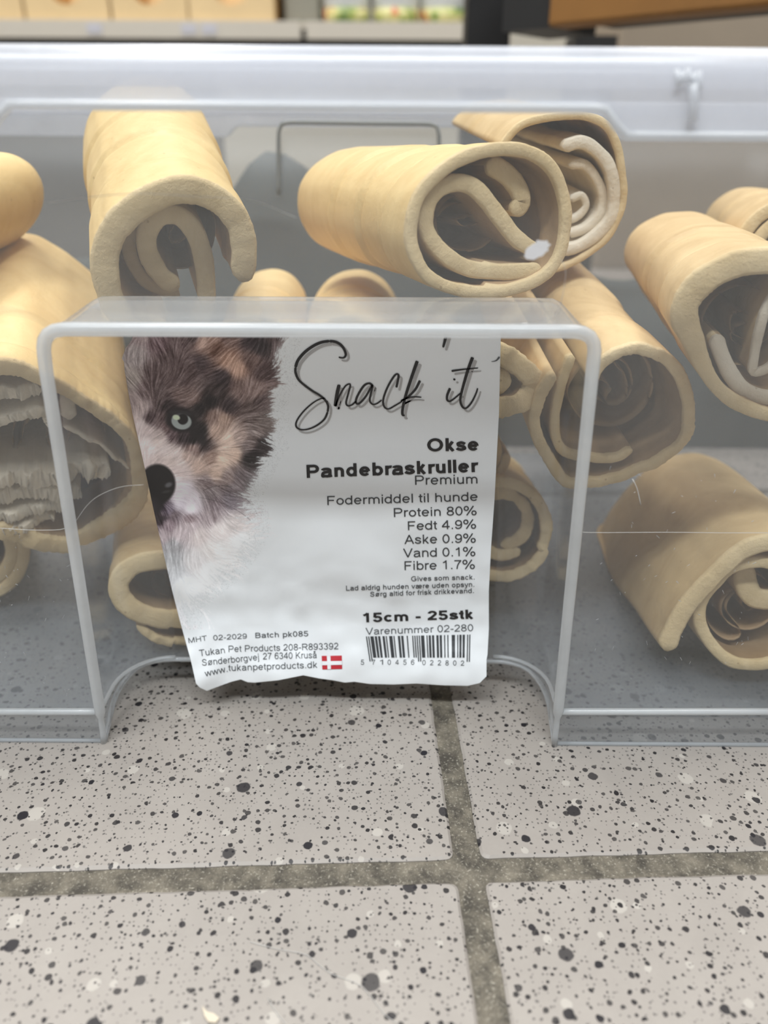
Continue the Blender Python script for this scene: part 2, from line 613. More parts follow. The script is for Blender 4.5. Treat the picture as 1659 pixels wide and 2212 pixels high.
# rim with a deeper skirt outside the middle notch
top_path = rr_path(Z_TOP)
dense = []
for i in range(len(top_path)):
    p, q = top_path[i], top_path[(i + 1) % len(top_path)]
    k = max(1, int((q - p).length / 0.003))
    for j in range(k): dense.append(p.lerp(q, j / k))
xs_r = at_y(1327, 265, 0.2145).x
xs_l = at_y(-4, 265, 0.2145).x
zc = at_y(660, 236, 0.2145).z
zs = at_y(1480, 300, 0.2145).z
NP = len(dense)
rv, rf = [], []
for i, p in enumerate(dense):
    t = dense[(i + 1) % NP] - dense[i - 1]
    o_ = Vector((t.y, -t.x, 0)).normalized()
    s_ = sstep(xs_r - 0.0035, xs_r + 0.0035, p.x) + 1 - sstep(xs_l - 0.0035, xs_l + 0.0035, p.x)
    zb = zc + (zs - zc) * min(1, s_)
    prof = [(-0.0015, 0.2335), (-0.001, 0.2375), (0.001, 0.2398), (0.004, 0.2405), (0.0075, 0.2400), (0.0095, 0.2380),
            (0.0106, 0.2350), (0.0110, 0.2315), (0.0113, zb + 0.0022), (0.0122, zb + 0.0012), (0.0124, zb), (0.0100, zb - 0.0004), (0.0092, zb + 0.001),
            (0.0088, 0.2315), (0.0078, 0.2355), (0.0055, 0.2375), (0.0030, 0.2372), (0.0012, 0.2345), (0.0008, 0.2315), (-0.0012, 0.2315)]
    for (a, z) in prof:
        rv.append(Vector((p.x, p.y, 0)) + o_ * a + Vector((0, 0, z)))
m_ = len(prof)
for i in range(NP):
    for k in range(m_):
        rf.append((i * m_ + k, ((i + 1) % NP) * m_ + k, ((i + 1) % NP) * m_ + (k + 1) % m_, i * m_ + (k + 1) % m_))
mk('rim', rv, rf, M_RIM, bin_e)['label'] = 'milky rounded rim with a stepped lower edge'
bd = []
for i in range(NP):
    p = dense[i]
    t = dense[(i + 1) % NP] - dense[i - 1]
    o_ = Vector((t.y, -t.x, 0)).normalized()
    s_ = sstep(xs_r - 0.0035, xs_r + 0.0035, p.x) + 1 - sstep(xs_l - 0.0035, xs_l + 0.0035, p.x)
    bd.append(Vector((p.x, p.y, zc + (zs - zc) * min(1, s_) + 0.0006)) + o_ * 0.0118)
MB().tube(bd, 0.0012, 8, True).build('rim_bead', M_RIB, bin_e)
# outline of the moulded grip in the far wall
gp = [at_y(x, y, 0.522) for (x, y) in ((602, 420), (602, 285), (608, 268), (624, 264), (780, 266), (930, 268), (944, 274), (948, 290), (948, 420))]
MB().tube(catmull(gp, 0.004), 0.0013, 8).build('grip_outline', simple('grey_grip_line', (0.22, 0.23, 0.22, 1), 0.4), bin_e)
# whitish mark on the rim, torn sticker scrap and scuffs on the front
sc = MB()
for k in range(7):
    x, y = 1462 + k * 8 + rng.uniform(-2, 2), 155 + rng.uniform(-8, 8)
    sc.tube([at_y(x, y, 0.2152), at_y(x + 2, 185 + rng.uniform(-8, 10), 0.2146)], 0.0006, 6)
sc.tube([at_y(1497, 180, 0.2146), at_y(1499, 215, 0.2144), at_y(1495, 262, 0.2140)], 0.0013, 8)
sc.build('rim_mark', plastic('whitish_plastic', 0.6, (0.93, 0.95, 0.98, 1), 0.3), bin_e)['label'] = 'whitish mark on the rim'


def at_wall_poly(pts, name, mat, parent, off=0.0012):
    return mk(name, [at_front(x, y, off) for x, y in pts], [tuple(range(len(pts)))], mat, parent, False)


M_PAPER = simple('white_paper_scrap', (0.80, 0.79, 0.80, 1), 0.8, 0.05, 400)
pts = []
for k in range(30):
    a = 2 * PI * k / 30
    r = 1 + 0.28 * noise.noise(Vector((k * 1.7, 3.1, 0)))
    pts.append((1160 + 27 * r * math.cos(a) - 4 * math.sin(a), 540 + 19 * r * math.sin(a) - 8 * math.cos(a)))
solidify(at_wall_poly(pts, 'sticker_scrap', M_PAPER, bin_e, 0.0014), 0.0002)['label'] = 'torn white scrap of sticker left on the front'
sf_ = MB()
for k in range(100):
    if rng.random() < 0.5: x, y = rng.uniform(0, 170), rng.uniform(1150, 1500)
    else: x, y = rng.uniform(1270, 1650), rng.uniform(1000, 1480)
    ln = rng.uniform(1, 9); a = rng.uniform(-1.2, 1.2) + PI / 2
    sf_.tube([at_front(x, y, 0.0009), at_front(x + ln * math.cos(a), y + ln * math.sin(a), 0.0009)], rng.uniform(0.00005, 0.00012), 4)
so = sf_.build('scuffs', plastic('scuffed_plastic', 0.35, (0.92, 0.93, 0.94, 1), 0.4), bin_e)
so['kind'] = 'stuff'

# stray pet hairs on the front of the bin and on the floor
M_HAIR = simple('pale_hair', (0.52, 0.50, 0.47, 1), 0.5)


def hair(pts, label, floor=False, r=0.00013):
    c = catmull([Vector((x, y, 0)) for x, y in pts], 8)
    P = [at_z(p.x, p.y, 0.0004) if floor else at_front(p.x, p.y, 0.0011) for p in c]
    tag(MB().tube(P, r, 5).build('pet_hair', M_HAIR), label, 'hair', 'stray pet hairs')


hair([(105, 438), (200, 425), (300, 418), (420, 424), (540, 433), (640, 470)], 'long faint hair across the upper left of the bin front', r=0.00007)
hair([(165, 1124), (188, 1092), (215, 1070), (260, 1052), (310, 1047)], 'curved white hair on the bin left of the puppy nose', r=0.00007)
hair([(0, 1141), (70, 1145), (130, 1144), (150, 1137)], 'short flat hair at the left edge of the bin front', r=0.0001)
hair([(1243, 1142), (1262, 1150), (1440, 1150), (1560, 1151), (1659, 1151)], 'straight horizontal hair on the right side of the bin front', r=0.0001)
hair([(1366, 1035), (1376, 1055), (1384, 1090)], 'short upright hair below the open round chew on the right', r=0.00018)
hair([(1212, 560), (1222, 590), (1210, 660), (1192, 690)], 'thin hair above the right corner of the recess', r=0.00007)
hair([(540, 2035), (600, 2050), (660, 2062), (690, 2085), (720, 2105), (780, 2130), (830, 2190), (860, 2212)], 'long wavy hair on the floor tile left of the grout line', True, 0.0001)
hair([(578, 2155), (592, 2180), (612, 2206), (630, 2225)], 'curved white hair on the floor tile at the bottom of the photo', True, 0.00013)
fk = [(436, 2174), (447, 2186), (462, 2190), (474, 2200), (466, 2210), (450, 2208), (442, 2196)]
ff = mk('dry_flake', [at_z(x, y, 0.0006) for x, y in fk], [tuple(range(len(fk)))], M_PALE, None, False)
solidify(ff, 0.0006)
tag(ff, 'small pale dry flake lying on the front floor tile', 'flake')

# ------------------------------------------------------------------ rolled rawhide chews
def spiral(c, r0, r1, turns, a0=0.0, sq=1.0, n=40):
    out = []
    for k in range(n):
        t = k / (n - 1)
        r = r0 + (r1 - r0) * t
        a = a0 + 2 * PI * turns * t
        out.append((c[0] + r * math.cos(a), c[1] + sq * r * math.sin(a)))
    return out


def make_roll(name, label, near, Y, far, strips, length=0.15, taper=0.9, mat=None, wraps=(0.22, 0.5), parts=None, seed=1, tilt=None, nseg=88, core=None):
    """strips: list of (points in the picture plane of the near end, thickness in px, inset in m, closed)"""
    mat = mat or M_HIDE
    N = at_y(near[0], near[1], Y)
    d = ray(*far)
    # far end on its ray at the given length, the deeper solution
    A = d.dot(d); Bq = 2 * d.dot(CAMP - N); Cq = (CAMP - N).dot(CAMP - N) - length ** 2
    disc = Bq * Bq - 4 * A * Cq
    t = (-Bq + math.sqrt(max(0, disc))) / (2 * A)
    F = CAMP + d * t
    ax = (F - N).normalized()
    nrm = (ax if tilt is None else (ax + Vector(tilt)).normalized())
    root = empty(name, (N + F) / 2)
    tag(root, label, 'dog chew', 'rawhide rolls in the bin')
    zdep = -(CM.transposed() @ (N - CAMP)).z
    m_px = zdep / FPX
    U = Vector((0, 0, 1)).cross(nrm)
    U = U.normalized() if U.length > 1e-3 else Vector((1, 0, 0))
    V = nrm.cross(U)

    def to_plane(px, py):
        r = ray(px, py)
        den = r.dot(nrm)
        q = CAMP + r * ((N - CAMP).dot(nrm) / den)
        return q

    def sheet(S, vv, ff, fm):
        pts, th, inset = S[0], S[1], S[2]
        closed = S[3] if len(S) > 3 else False
        rag = S[4] if len(S) > 4 else 0.10
        st_ = 0.0006 if rag > 1 else 0.0010
        P = catmull([to_plane(*p) for p in pts], st_, closed)
        n = len(P)
        side = []
        for i in range(n):
            a = P[(i + 1) % n] if closed else P[min(i + 1, n - 1)]
            b = P[i - 1] if (closed or i) else P[0]
            tg = (a - b)
            if tg.length < 1e-9: tg = U
            side.append(nrm.cross(tg).normalized())
        hv = []; rgv = []
        for i in range(n):
            tt = i / max(1, n - 1)
            w = th if not callable(th) else th(tt)
            hh = 0.5 * w * m_px
            hh *= 1 + 0.10 * noise.noise(P[i] * 150 + Vector((seed, 0, 0)))
            rgv.append(1 + min(rag, 0.45) * 0.5 * noise.noise(P[i] * 1300 + Vector((0, 0, seed))) + 0.25 * rag * noise.noise(P[i] * 300))
            if not closed:
                e = min(tt, 1 - tt) * (n - 1) * st_
                rr_ = hh
                if e < rr_: hh *= math.sqrt(max(0.06, 1 - (1 - e / rr_) ** 2))
            hv.append(hh)
        base = len(vv)
        nsg = nseg if S is strips[0] else 12
        stations = [0.0, 0.004, 0.016] + [0.016 + (1 - 0.016) * k / nsg for k in range(1, nsg + 1)]
        ang = []
        for i in range(n):
            rl = P[i] - N
            ang.append(math.atan2(rl.dot(U), rl.dot(V)) / (2 * PI))
        for si, s in enumerate(stations):
            sc_ = 1 - (1 - taper) * s
            if s > 0.9: sc_ *= 1 - 0.10 * ((s - 0.9) / 0.1) ** 2
            edge = 0.72 if si == 0 else 1.0
            for sg in (1, -1):
                for i in range(n):
                    q = P[i] + side[i] * (hv[i] * sg * edge * (1 + (rgv[i] - 1) * sstep(0.10, 0.0, s)))
                    rel = q - N
                    al = rel.dot(ax)
                    rad = rel - ax * al
                    wob = 1 + 0.05 * noise.noise(P[i] * 26 + ax * (s * 2.2) + Vector((seed * 3.1, 0, 0))) * sstep(0.03, 0.3, s)
                    jit = inset + rag * 0.0040 * noise.noise(P[i] * 150 + Vector((0, seed, 0))) + rag * 0.0016 * noise.noise(q * 1700)
                    wr = 1.0
                    for wi, wv in enumerate(wraps):
                        dw = s - wv - 0.22 * ang[i]
                        wr += (-0.035 if wi == 0 else 0.045) * sstep(-0.007, 0.007, dw) - 0.03 * math.exp(-((dw + (-0.014 if wi == 0 else 0.010)) / 0.008) ** 2)
                    pos = N + rad * (sc_ * wob * wr) + ax * (al + (length - al) * 0 + s * (length - inset) + jit * sstep(0.22, 0.0, s))
                    if pos.z < HF + 0.0014:
                        pos.z = HF + 0.0014 + 0.0004 * math.tanh((HF + 0.0014 - pos.z) * -30)
                    vv.append(pos)
        R = 2 * n
        K = len(stations)
        cen = sum(P, Vector()) / n
        out_ = sum((side[i].dot(P[i] - cen) > 0) for i in range(n)) > n / 2
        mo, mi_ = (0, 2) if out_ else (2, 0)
        rng_i = range(n) if closed else range(n - 1)
        for si in range(K - 1):
            mi = 1 if si < 2 else 0
            for i in rng_i:
                j = (i + 1) % n
                a, b = base + si * R, base + (si + 1) * R
                ff.append((a + i, a + j, b + j, b + i)); fm.append(mi or mo)
                ff.append((a + n + j, a + n + i, b + n + i, b + n + j)); fm.append(mi or mi_)
            if not closed:
                a, b = base + si * R, base + (si + 1) * R
                ff.append((a, b, b + n, a + n)); fm.append(mi)
                ff.append((a + n - 1, a + 2 * n - 1, b + 2 * n - 1, b + n - 1)); fm.append(mi)
        for i in rng_i:
            j = (i + 1) % n
            ff.append((base + i, base + n + i, base + n + j, base + j)); fm.append(1)
            e = base + (K - 1) * R
            ff.append((e + i, e + j, e + n + j, e + n + i)); fm.append(0)

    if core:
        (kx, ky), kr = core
        strips = list(strips) + [(spiral((kx, ky), kr * 0.78, kr * 0.2, 1.45, seed, 0.92), kr * 0.5, 0.085)]  # added plug deep inside, stops light leaking through and darkens the hollow
        parts = list(parts or [('inner_curl', mat, M_EDGE)] * (len(strips) - 2)) + [('hollow_plug', M_INNER, M_INNER)]
    vv, ff, fm = [], [], []
    sheet(strips[0], vv, ff, fm)
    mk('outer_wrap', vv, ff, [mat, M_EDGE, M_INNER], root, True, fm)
    for k, S in enumerate(strips[1:]):
        vv, ff, fm = [], [], []
        sheet(S, vv, ff, fm)
        nm, mm, me_ = (parts[k] if parts and k < len(parts) else ('inner_curl', mat, M_EDGE))
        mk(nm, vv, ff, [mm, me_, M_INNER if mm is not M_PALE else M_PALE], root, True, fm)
    return root


def crop(ox, oy, sc_, pts):
    return [(ox + x / sc_, oy + y / sc_) for x, y in pts]


# upper left, tall and leaning back
c1 = lambda p: crop(0, 200, 2.765, p)
make_roll('rawhide_roll', 'big smooth yellow roll leaning back, upper left, left of the two large open ends', (370, 530), 0.287, (303, 268), [
    (c1([(1000, 1420), (800, 1390), (690, 1290), (640, 1150), (625, 1000), (670, 850), (760, 740), (890, 650), (1090, 585), (1290, 640), (1420, 770), (1460, 920), (1455, 1080), (1440, 1130)]), 56, 0),
    (c1([(1255, 1330), (1250, 1180), (1230, 1030), (1180, 890), (1080, 790), (960, 800), (890, 900), (900, 1030), (980, 1160), (1080, 1230)]), 44, 0.008),
    (c1([(1100, 1330), (900, 1250), (800, 1100), (790, 960), (830, 850)]), 30, 0.016)], taper=0.93, wraps=(0.16, 0.38, 0.6), seed=2, core=((385, 550), 135))

# upper middle, lying on the ledge
make_roll('rawhide_roll', 'thick roll upper middle, open curl facing front, lying above the recess ledge', (1062, 478), 0.283, (755, 432), [
    ([(1185, 590), (1130, 620), (1060, 633), (985, 625), (930, 600), (900, 555), (890, 500), (905, 430), (950, 375), (1010, 338), (1080, 322), (1140, 327), (1188, 355), (1216, 405), (1226, 470), (1216, 540)], 27, 0, True),
    ([(1180, 586), (1130, 590), (1080, 590), (1020, 582), (972, 553), (936, 508), (930, 460), (953, 415), (992, 396), (1030, 402), (1060, 430), (1095, 475), (1130, 518), (1170, 545)], 35, 0.003),
    ([(1072, 352), (1110, 372), (1140, 405), (1150, 440), (1125, 462)], 42, 0.006)], taper=0.9, wraps=(0.12, 0.3, 0.5), seed=3, core=((1050, 480), 110))

# behind it, white layered coil
c9 = lambda p: crop(1060, 200, 2.77, p)
make_roll('rawhide_roll', 'roll with whitish layered coil, behind the thick open roll, upper right of middle', (1250, 410), 0.345, (1090, 330), [
    (c9([(60, 330), (180, 200), (350, 150), (560, 140), (700, 200), (765, 330), (785, 450), (800, 600), (785, 700), (715, 850), (600, 955), (420, 1050), (250, 1060)]), 16, 0),
    (c9([(430, 330), (560, 300), (680, 390), (735, 510), (745, 640), (720, 760), (620, 870), (480, 940), (300, 930)]), 26, 0.0),
    (c9([(480, 440), (580, 440), (660, 540), (690, 640), (670, 740), (590, 820), (480, 860)]), 20, 0.003),
    (c9([(500, 660), (570, 630), (600, 690), (560, 750), (490, 790)]), 16, 0.006)], taper=0.95, mat=M_HIDE2,
    parts=[('inner_curl', M_PALE, M_PALE)] * 3, seed=4)

# right, round open end
c7 = lambda p: crop(1000, 620, 2.517, p)
make_roll('rawhide_roll', 'roll with wide round dark opening, right of the label, behind the recess corner', (1325, 890), 0.282, (1140, 610), [
    (c7([(495, 470), (425, 600), (392, 720), (412, 830), (470, 940), (550, 1058), (620, 1075), (690, 1075), (800, 1055), (950, 1005), (1100, 930), (1205, 840), (1235, 720), (1222, 580), (1170, 460), (1080, 378), (950, 342), (830, 372), (745, 440), (700, 520)]), 25, 0, False, 0.3),
    (c7([(605, 390), (550, 550), (515, 720), (520, 850), (570, 925), (680, 950), (780, 962), (870, 948), (935, 905)]), 22, 0.003, False, 0.2)],
    taper=0.88, mat=M_HIDE2, seed=5, core=((1340, 880), 120))

# far right, cut by the frame
c8 = lambda p: crop(1420, 480, 5.03, p)
make_roll('rawhide_roll', 'roll at the right edge of the photo with thick rim and dark hollow', (1640, 710), 0.262, (1460, 560), [
    (c8([(1900, 900), (1700, 600), (1400, 440), (1000, 435), (750, 505), (500, 650), (335, 850), (300, 1050), (400, 1300), (520, 1600), (680, 1830), (900, 1990), (1250, 2110), (1600, 2080), (1850, 1800), (1950, 1400)]), lambda t: 56 - 26 * sstep(0.4, 0.6, t), 0),
    (c8([(665, 1270), (740, 1500), (850, 1720), (1000, 1880), (1250, 1960), (1500, 1920), (1700, 1700)]), 34, 0.004),
    (c8([(1450, 700), (1260, 950), (1170, 1250), (1120, 1500), (1110, 1690), (1300, 1620), (1480, 1350)]), 20, 0.006)],
    taper=0.9, mat=M_HIDE2, wraps=(0.14, 0.4), parts=[('inner_curl', M_EDGE, M_PALE), ('inner_curl', M_HIDE2, M_PALE)], seed=6, core=((1640, 720), 125))

# lower right with a hanging flap
c11 = lambda p: crop(1240, 1000, 3.96, p)
make_roll('rawhide_roll', 'large roll lower right with a drooping flap, resting on the bin base', (1650, 1320), 0.254, (1458, 1112), [
    (c11([(790, 1610), (850, 1450), (955, 1260), (1080, 1110), (1250, 930), (1450, 760), (1660, 690), (1900, 700), (2200, 900), (2350, 1300), (2200, 1700), (1950, 1850)]), lambda t: 40 - 8 * t, 0),
    (c11([(1850, 950), (1650, 880), (1400, 920), (1250, 1050), (1130, 1200), (1100, 1380), (1180, 1560), (1320, 1710), (1480, 1770), (1700, 1760), (2000, 1650), (2130, 1300)]), 26, 0.004),
    (c11([(1560, 960), (1560, 1120), (1640, 1250), (1850, 1280)]), 46, 0.012)], taper=1.25, wraps=(), core=((1640, 1340), 90), mat=M_HIDE2, seed=8)

# left, frayed layers
c3 = lambda p: crop(0, 700, 4.097, p)
FR = ('frayed_layer', M_PALE, M_PALE)
make_roll('rawhide_roll', 'very frayed layered roll at the left, cut by the recess edge', (110, 985), 0.287, (120, 640), [
    (c3([(-500, 1700), (-620, 1200), (-500, 700), (-200, 430), (100, 390), (330, 470), (600, 610), (850, 770), (1050, 915), (1180, 1090), (1225, 1300), (1240, 1500), (1130, 1690), (960, 1830), (760, 1930), (560, 1970), (300, 1930), (60, 1850), (-250, 1850)]), lambda t: 46 - 20 * sstep(0.2, 0.45, t) + 20 * sstep(0.58, 0.72, t), 0, False, 0.35),
    (c3([(-350, 690), (0, 672), (200, 662), (365, 655)]), 32, 0.004, False, 1.2),
    (c3([(-350, 990), (0, 890), (180, 835), (330, 800), (405, 830), (430, 950)]), 22, 0.002, False, 1.2),
    (c3([(585, 690), (600, 800), (612, 930)]), 30, 0.006, False, 0.5),
    (c3([(560, 960), (850, 1090), (1020, 1230), (1150, 1345)]), 9, 0.004, False, 0.8),
    (c3([(-350, 1420), (100, 1390), (450, 1390), (720, 1300), (980, 1325)]), 44, 0.0, False, 1.6),
    (c3([(-350, 1590), (100, 1560), (400, 1530), (730, 1560)]), 40, 0.002, False, 1.6),
    (c3([(-350, 1760), (100, 1720), (380, 1670), (570, 1650)]), 30, 0.0, False, 1.6),
    (c3([(-350, 1870), (100, 1830), (350, 1800), (480, 1760)]), 26, 0.003, False, 1.6)],
    taper=0.86, wraps=(0.1, 0.3), parts=[FR] * 8, seed=9, core=((110, 990), 150))

# lower left behind the label
c4 = lambda p: crop(0, 1100, 3.318, p)
make_roll('rawhide_roll', 'roll on the bin base left of the label, oval hole facing front', (360, 1290), 0.279, (338, 1115), [
    (c4([(1500, 400), (1150, 370), (940, 420), (850, 540), (890, 670), (1040, 765), (1280, 800), (1480, 760), (1600, 580)]), 42, 0, True),
    (c4([(980, 850), (1110, 930), (1270, 972), (1450, 975)]), 18, 0.001, False, 0.8)],
    taper=1.0, mat=M_HIDE2, seed=10, wraps=(0.1,), core=((370, 1280), 60))
# beside the label, right
make_roll('rawhide_roll', 'small coil with a ring hole just right of the label', (1082, 1142), 0.300, (1060, 1050), [
    (spiral((1082, 1142), 106, 98, 1.02, 0.4), 24, 0, False, 0.3), (spiral((1085, 1130), 76, 52, 1.1, 1.0), 27, 0.004, False, 0.6)], length=0.14, taper=0.95, seed=11)
make_roll('rawhide_roll', 'yellow roll with a torn edge, between the label and the round open roll', (1098, 815), 0.280, (960, 730), [
    ([(1000, 752), (1075, 762), (1130, 796), (1156, 832), (1128, 868), (1060, 886), (1000, 886)], 46, 0, False, 0.5),
    ([(990, 826), (1050, 822), (1108, 830)], 62, 0.002, False, 0.4)], length=0.12, taper=0.9, seed=12)
make_roll('rawhide_roll', 'pale rounded roll end peeping out at the right edge of the label', (1030, 985), 0.320, (985, 850), [
    (spiral((1030, 980), 66, 20, 2.2, 0.0), 20, 0)], length=0.13, taper=0.95, seed=13)
# left edge, upper
make_roll('rawhide_roll', 'smooth rounded roll cut off by the left edge of the photo', (-430, 560), 0.268, (2, 436), [
    (spiral((-430, 560), 150, 90, 1.8, 3.3), 34, 0)], length=0.13, taper=0.95, seed=14)
make_roll('rawhide_roll', 'brown shaded roll low at the left edge of the photo', (-45, 1195), 0.312, (-15, 1115), [
    (spiral((-45, 1195), 108, 60, 1.8, 3.6), 26, 0)], length=0.14, taper=1.0, mat=M_HIDE2, seed=15)
# back rows glimpsed between the others
make_roll('rawhide_roll', 'roll glimpsed low between the two big upper rolls', (555, 790), 0.315, (590, 655), [
    (spiral((555, 790), 112, 55, 1.9, 1.0), 26, 0)], length=0.14, taper=1.0, seed=16)
make_roll('rawhide_roll', 'roll glimpsed under the thick open roll, above the recess ledge', (765, 800), 0.315, (775, 668), [
    (spiral((765, 800), 118, 55, 1.9, 2.2), 28, 0)], length=0.14, taper=1.0, wraps=(0.1, 0.3, 0.5), seed=17)
make_roll('rawhide_roll', 'roll at the back right, above the one with the thick rim', (1700, 560), 0.35, (1600, 500), [
    (spiral((1720, 560), 130, 70, 1.9, 2.2), 28, 0)], length=0.13, taper=0.97, mat=M_HIDE2, seed=18)

# ------------------------------------------------------------------ printed label in the recess
lab = empty('product_label', at_y(760, 1450, 0.2685))
tag(lab, 'glossy printed paper label with puppy face hanging in the bin recess', 'label')
Y_LAB = 0.2688


def lab_y(px, py):
    c = 0.0115 * sstep(1290, 1500, py) ** 1.3
    c += 0.0035 * sstep(520, 420, px) * sstep(1250, 1480, py)
    c += 0.0022 * sstep(1000, 1075, px) * sstep(1150, 1400, py)
    c += 0.0006 * math.sin(px / 62 + py / 90) * sstep(1000, 1300, py)
    c += 0.0012 * noise.noise(Vector((px / 130, py / 130, 0))) * sstep(900, 1200, py) + 0.0007 * noise.noise(Vector((px / 45, py / 45, 4))) * sstep(1150, 1300, py)
    return Y_LAB - c


def on_label(px, py, off=0.0):
    return at_y(px, py, lab_y(px, py) - off)


# --- the printed picture, painted as colour per vertex
X0, Y0, CW, CH = 240, 660, 450, 700
yy, xx = np.mgrid[0:CH, 0:CW].astype(np.float64)
gx, gy = xx + X0, yy + Y0
A_ = [(250,150,140,125,125),(200,300,155,145,144),(150,500,150,140,135),(400,200,100,82,85),(500,350,85,70,70),(400,450,90,75,75),(330,600,95,80,80),
      (600,200,95,80,80),(700,150,75,62,62),(850,170,150,125,115),(780,200,165,140,130),(900,250,95,70,60),(1000,350,160,130,115),(1080,420,165,135,120),
      (1000,150,110,90,85),(1200,180,55,45,48),(1280,230,45,38,40),(1380,130,70,58,58),(1440,250,110,98,98),(1200,350,100,82,78),(1300,450,75,60,60),
      (700,400,90,75,75),(750,380,70,58,60),(600,500,95,80,80),(950,500,55,45,48),(900,600,60,50,50),(1100,600,110,92,88),(1250,600,130,112,108),
      (1300,700,85,72,72),(400,620,90,76,76),(600,640,115,98,95),(700,680,120,102,98),(850,700,38,32,34),(750,760,35,30,32),(1000,740,60,50,52),
      (1200,800,95,82,80),(1330,850,105,95,92),(500,760,50,40,42),(450,850,90,75,75),(330,840,80,66,68),(250,780,165,150,148),(200,850,190,175,172),
      (300,950,195,180,178),(400,1050,195,180,175),(480,900,110,92,92),(520,980,85,70,72),(620,1000,55,45,48),(760,950,30,26,28),(700,1030,35,30,32),
      (800,1080,60,50,50),(880,830,125,105,98),(950,850,165,142,130),(900,950,175,152,140),(1000,1020,200,178,165),(1050,1150,195,172,158),
      (950,1200,205,183,168),(1100,1000,160,142,135),(1230,950,120,108,105),(1180,1080,110,98,96),(1220,1150,40,34,36),(1300,1080,50,44,45),
      (1180,1200,40,35,36),(700,1100,130,110,105),(850,1180,150,128,118),(650,1180,180,160,152),(750,1250,185,163,152),(900,1300,190,168,155),
      (1000,1350,140,125,122),(1100,1350,110,100,102),(1180,1380,105,98,100),(1050,1450,125,115,118),(800,1400,125,112,112),(850,1500,130,120,122),
      (400,1180,185,170,166),(500,1200,190,175,170),(600,1300,190,175,172),(620,1450,205,198,205),(700,1530,200,192,198),(600,1560,190,182,190),
      (500,1620,110,100,110),(450,1600,80,70,80),(100,100,150,140,138),(60,700,165,150,148),(100,1000,190,175,172),(300,1050,205,192,190),(350,1120,205,192,190),(450,1110,200,187,184),(550,1150,192,178,174),(250,900,200,187,185),(600,1230,200,186,182),(420,1000,180,166,163),(560,1400,205,195,196),(580,1500,208,200,205)]
B_ = [(300,150,45,38,42),(500,120,205,198,205),(600,180,210,203,208),(300,280,50,40,45),(450,250,110,98,102),(600,290,130,115,118),(800,260,140,128,130),
      (850,120,130,118,122),(1000,80,120,112,118),(400,350,140,125,130),(600,350,170,158,160),(350,450,165,152,155),(500,420,175,163,165),(420,550,150,148,150),
      (700,450,190,180,178),(900,400,195,187,185),(1050,350,178,170,168),(800,600,195,190,188),(420,680,165,165,167),(650,700,194,190,190),(800,800,204,203,203),
      (450,800,180,180,182),(550,950,204,205,207),(900,600,200,198,197),(1100,500,204,203,203)]
cp = np.array([(240 + a / 3.95, 690 + b / 3.95, r, g, bb) for a, b, r, g, bb in A_] + [(280 + a / 4.608, 1060 + b / 4.608, r, g, bb) for a, b, r, g, bb in B_])
W = np.zeros((CH, CW)); C = np.zeros((CH, CW, 3))
for k in range(len(cp)):
    d2 = (gx - cp[k, 0]) ** 2 + (gy - cp[k, 1]) ** 2 + 30
    wk = d2 ** -2.0
    W += wk
    C += wk[..., None] * cp[k, 2:5]
C /= W[..., None]
# fur: noise smeared along the lie of the coat
nr = np.random.default_rng(5)
nz = nr.random((CH, CW))
dx, dy = gx - 320.0, gy - 1020.0
up = np.clip((930 - gy) / 200, 0, 1)
dx = dx + 60 * up
ln = np.hypot(dx, dy) + 1e-6
dx, dy = dx / ln, dy / ln
bend = 0.5 * np.sin(gx / 37 + gy / 53) + 0.3 * np.sin(gx / 19 - gy / 23)
cb, sb = np.cos(bend), np.sin(bend)
dx, dy = dx * cb - dy * sb, dx * sb + dy * cb


def smear(src, L):
    acc = np.zeros_like(src)
    for s in range(-L, L + 1):
        sx = np.clip((xx + dx * s).round().astype(int), 0, CW - 1)
        sy = np.clip((yy + dy * s).round().astype(int), 0, CH - 1)
        acc += src[sy, sx]
    return acc / (2 * L + 1)


fur = smear(nz, 9) - 0.5
fur /= fur.std()
nz2 = nr.random((CH // 3 + 1, CW // 3 + 1)).repeat(3, 0).repeat(3, 1)[:CH, :CW]
fur2 = smear(nz2, 16) - 0.5
fur2 /= fur2.std()
grain = nr.normal(0, 1, (CH, CW))
lumC = C.mean(axis=2)
amp = np.interp(lumC, [30, 80, 150, 205], [8, 16, 14, 3.5])
C = C + (fur * amp * 0.75 + fur2 * amp * 0.8)[..., None] + grain[..., None] * 2.0
C = np.clip((C - 110) * 1.14 + 114, 14, 228)


def ell(cx_, cy_, rx, ry, ang=0, soft=0.12):
    ca, sa = math.cos(ang), math.sin(ang)
    u = ((gx - cx_) * ca + (gy - cy_) * sa) / rx
    v = (-(gx - cx_) * sa + (gy - cy_) * ca) / ry
    return np.clip((1 - np.hypot(u, v)) / soft + 0.5, 0, 1)


def paint(mask, col):
    global C
    C = C * (1 - mask[..., None]) + np.array(col) * mask[..., None]


ex, ey = 240 + 600 / 3.95, 690 + 868 / 3.95
paint(ell(ex - 1, ey - 3, 34, 27, 0.15, 0.3) * 0.95, (30, 25, 27))
paint(ell(ex + 34, ey + 28, 18, 12, 0.6, 0.5) * 0.8, (30, 26, 28))
paint(ell(ex + 44, ey + 40, 14, 9, 0.9, 0.6) * 0.7, (34, 29, 31))
paint(ell(ex, ey, 24, 19.5, 0.2), (20, 18, 20))
paint(ell(ex, ey + 0.5, 22, 17.5, 0.2, 0.15), (150, 157, 155))
paint(ell(ex, ey - 17, 24, 6, 0.1, 0.5) * 0.8, (45, 42, 44))
paint(ell(ex + 3, ey - 4, 11.5, 11.5, 0, 0.2), (22, 20, 22))
paint(ell(ex - 11, ey - 8, 8, 5.5, 0.2, 0.4), (192, 203, 178))
nx_, ny_ = 240 + 395 / 3.95, 690 + 1405 / 3.95
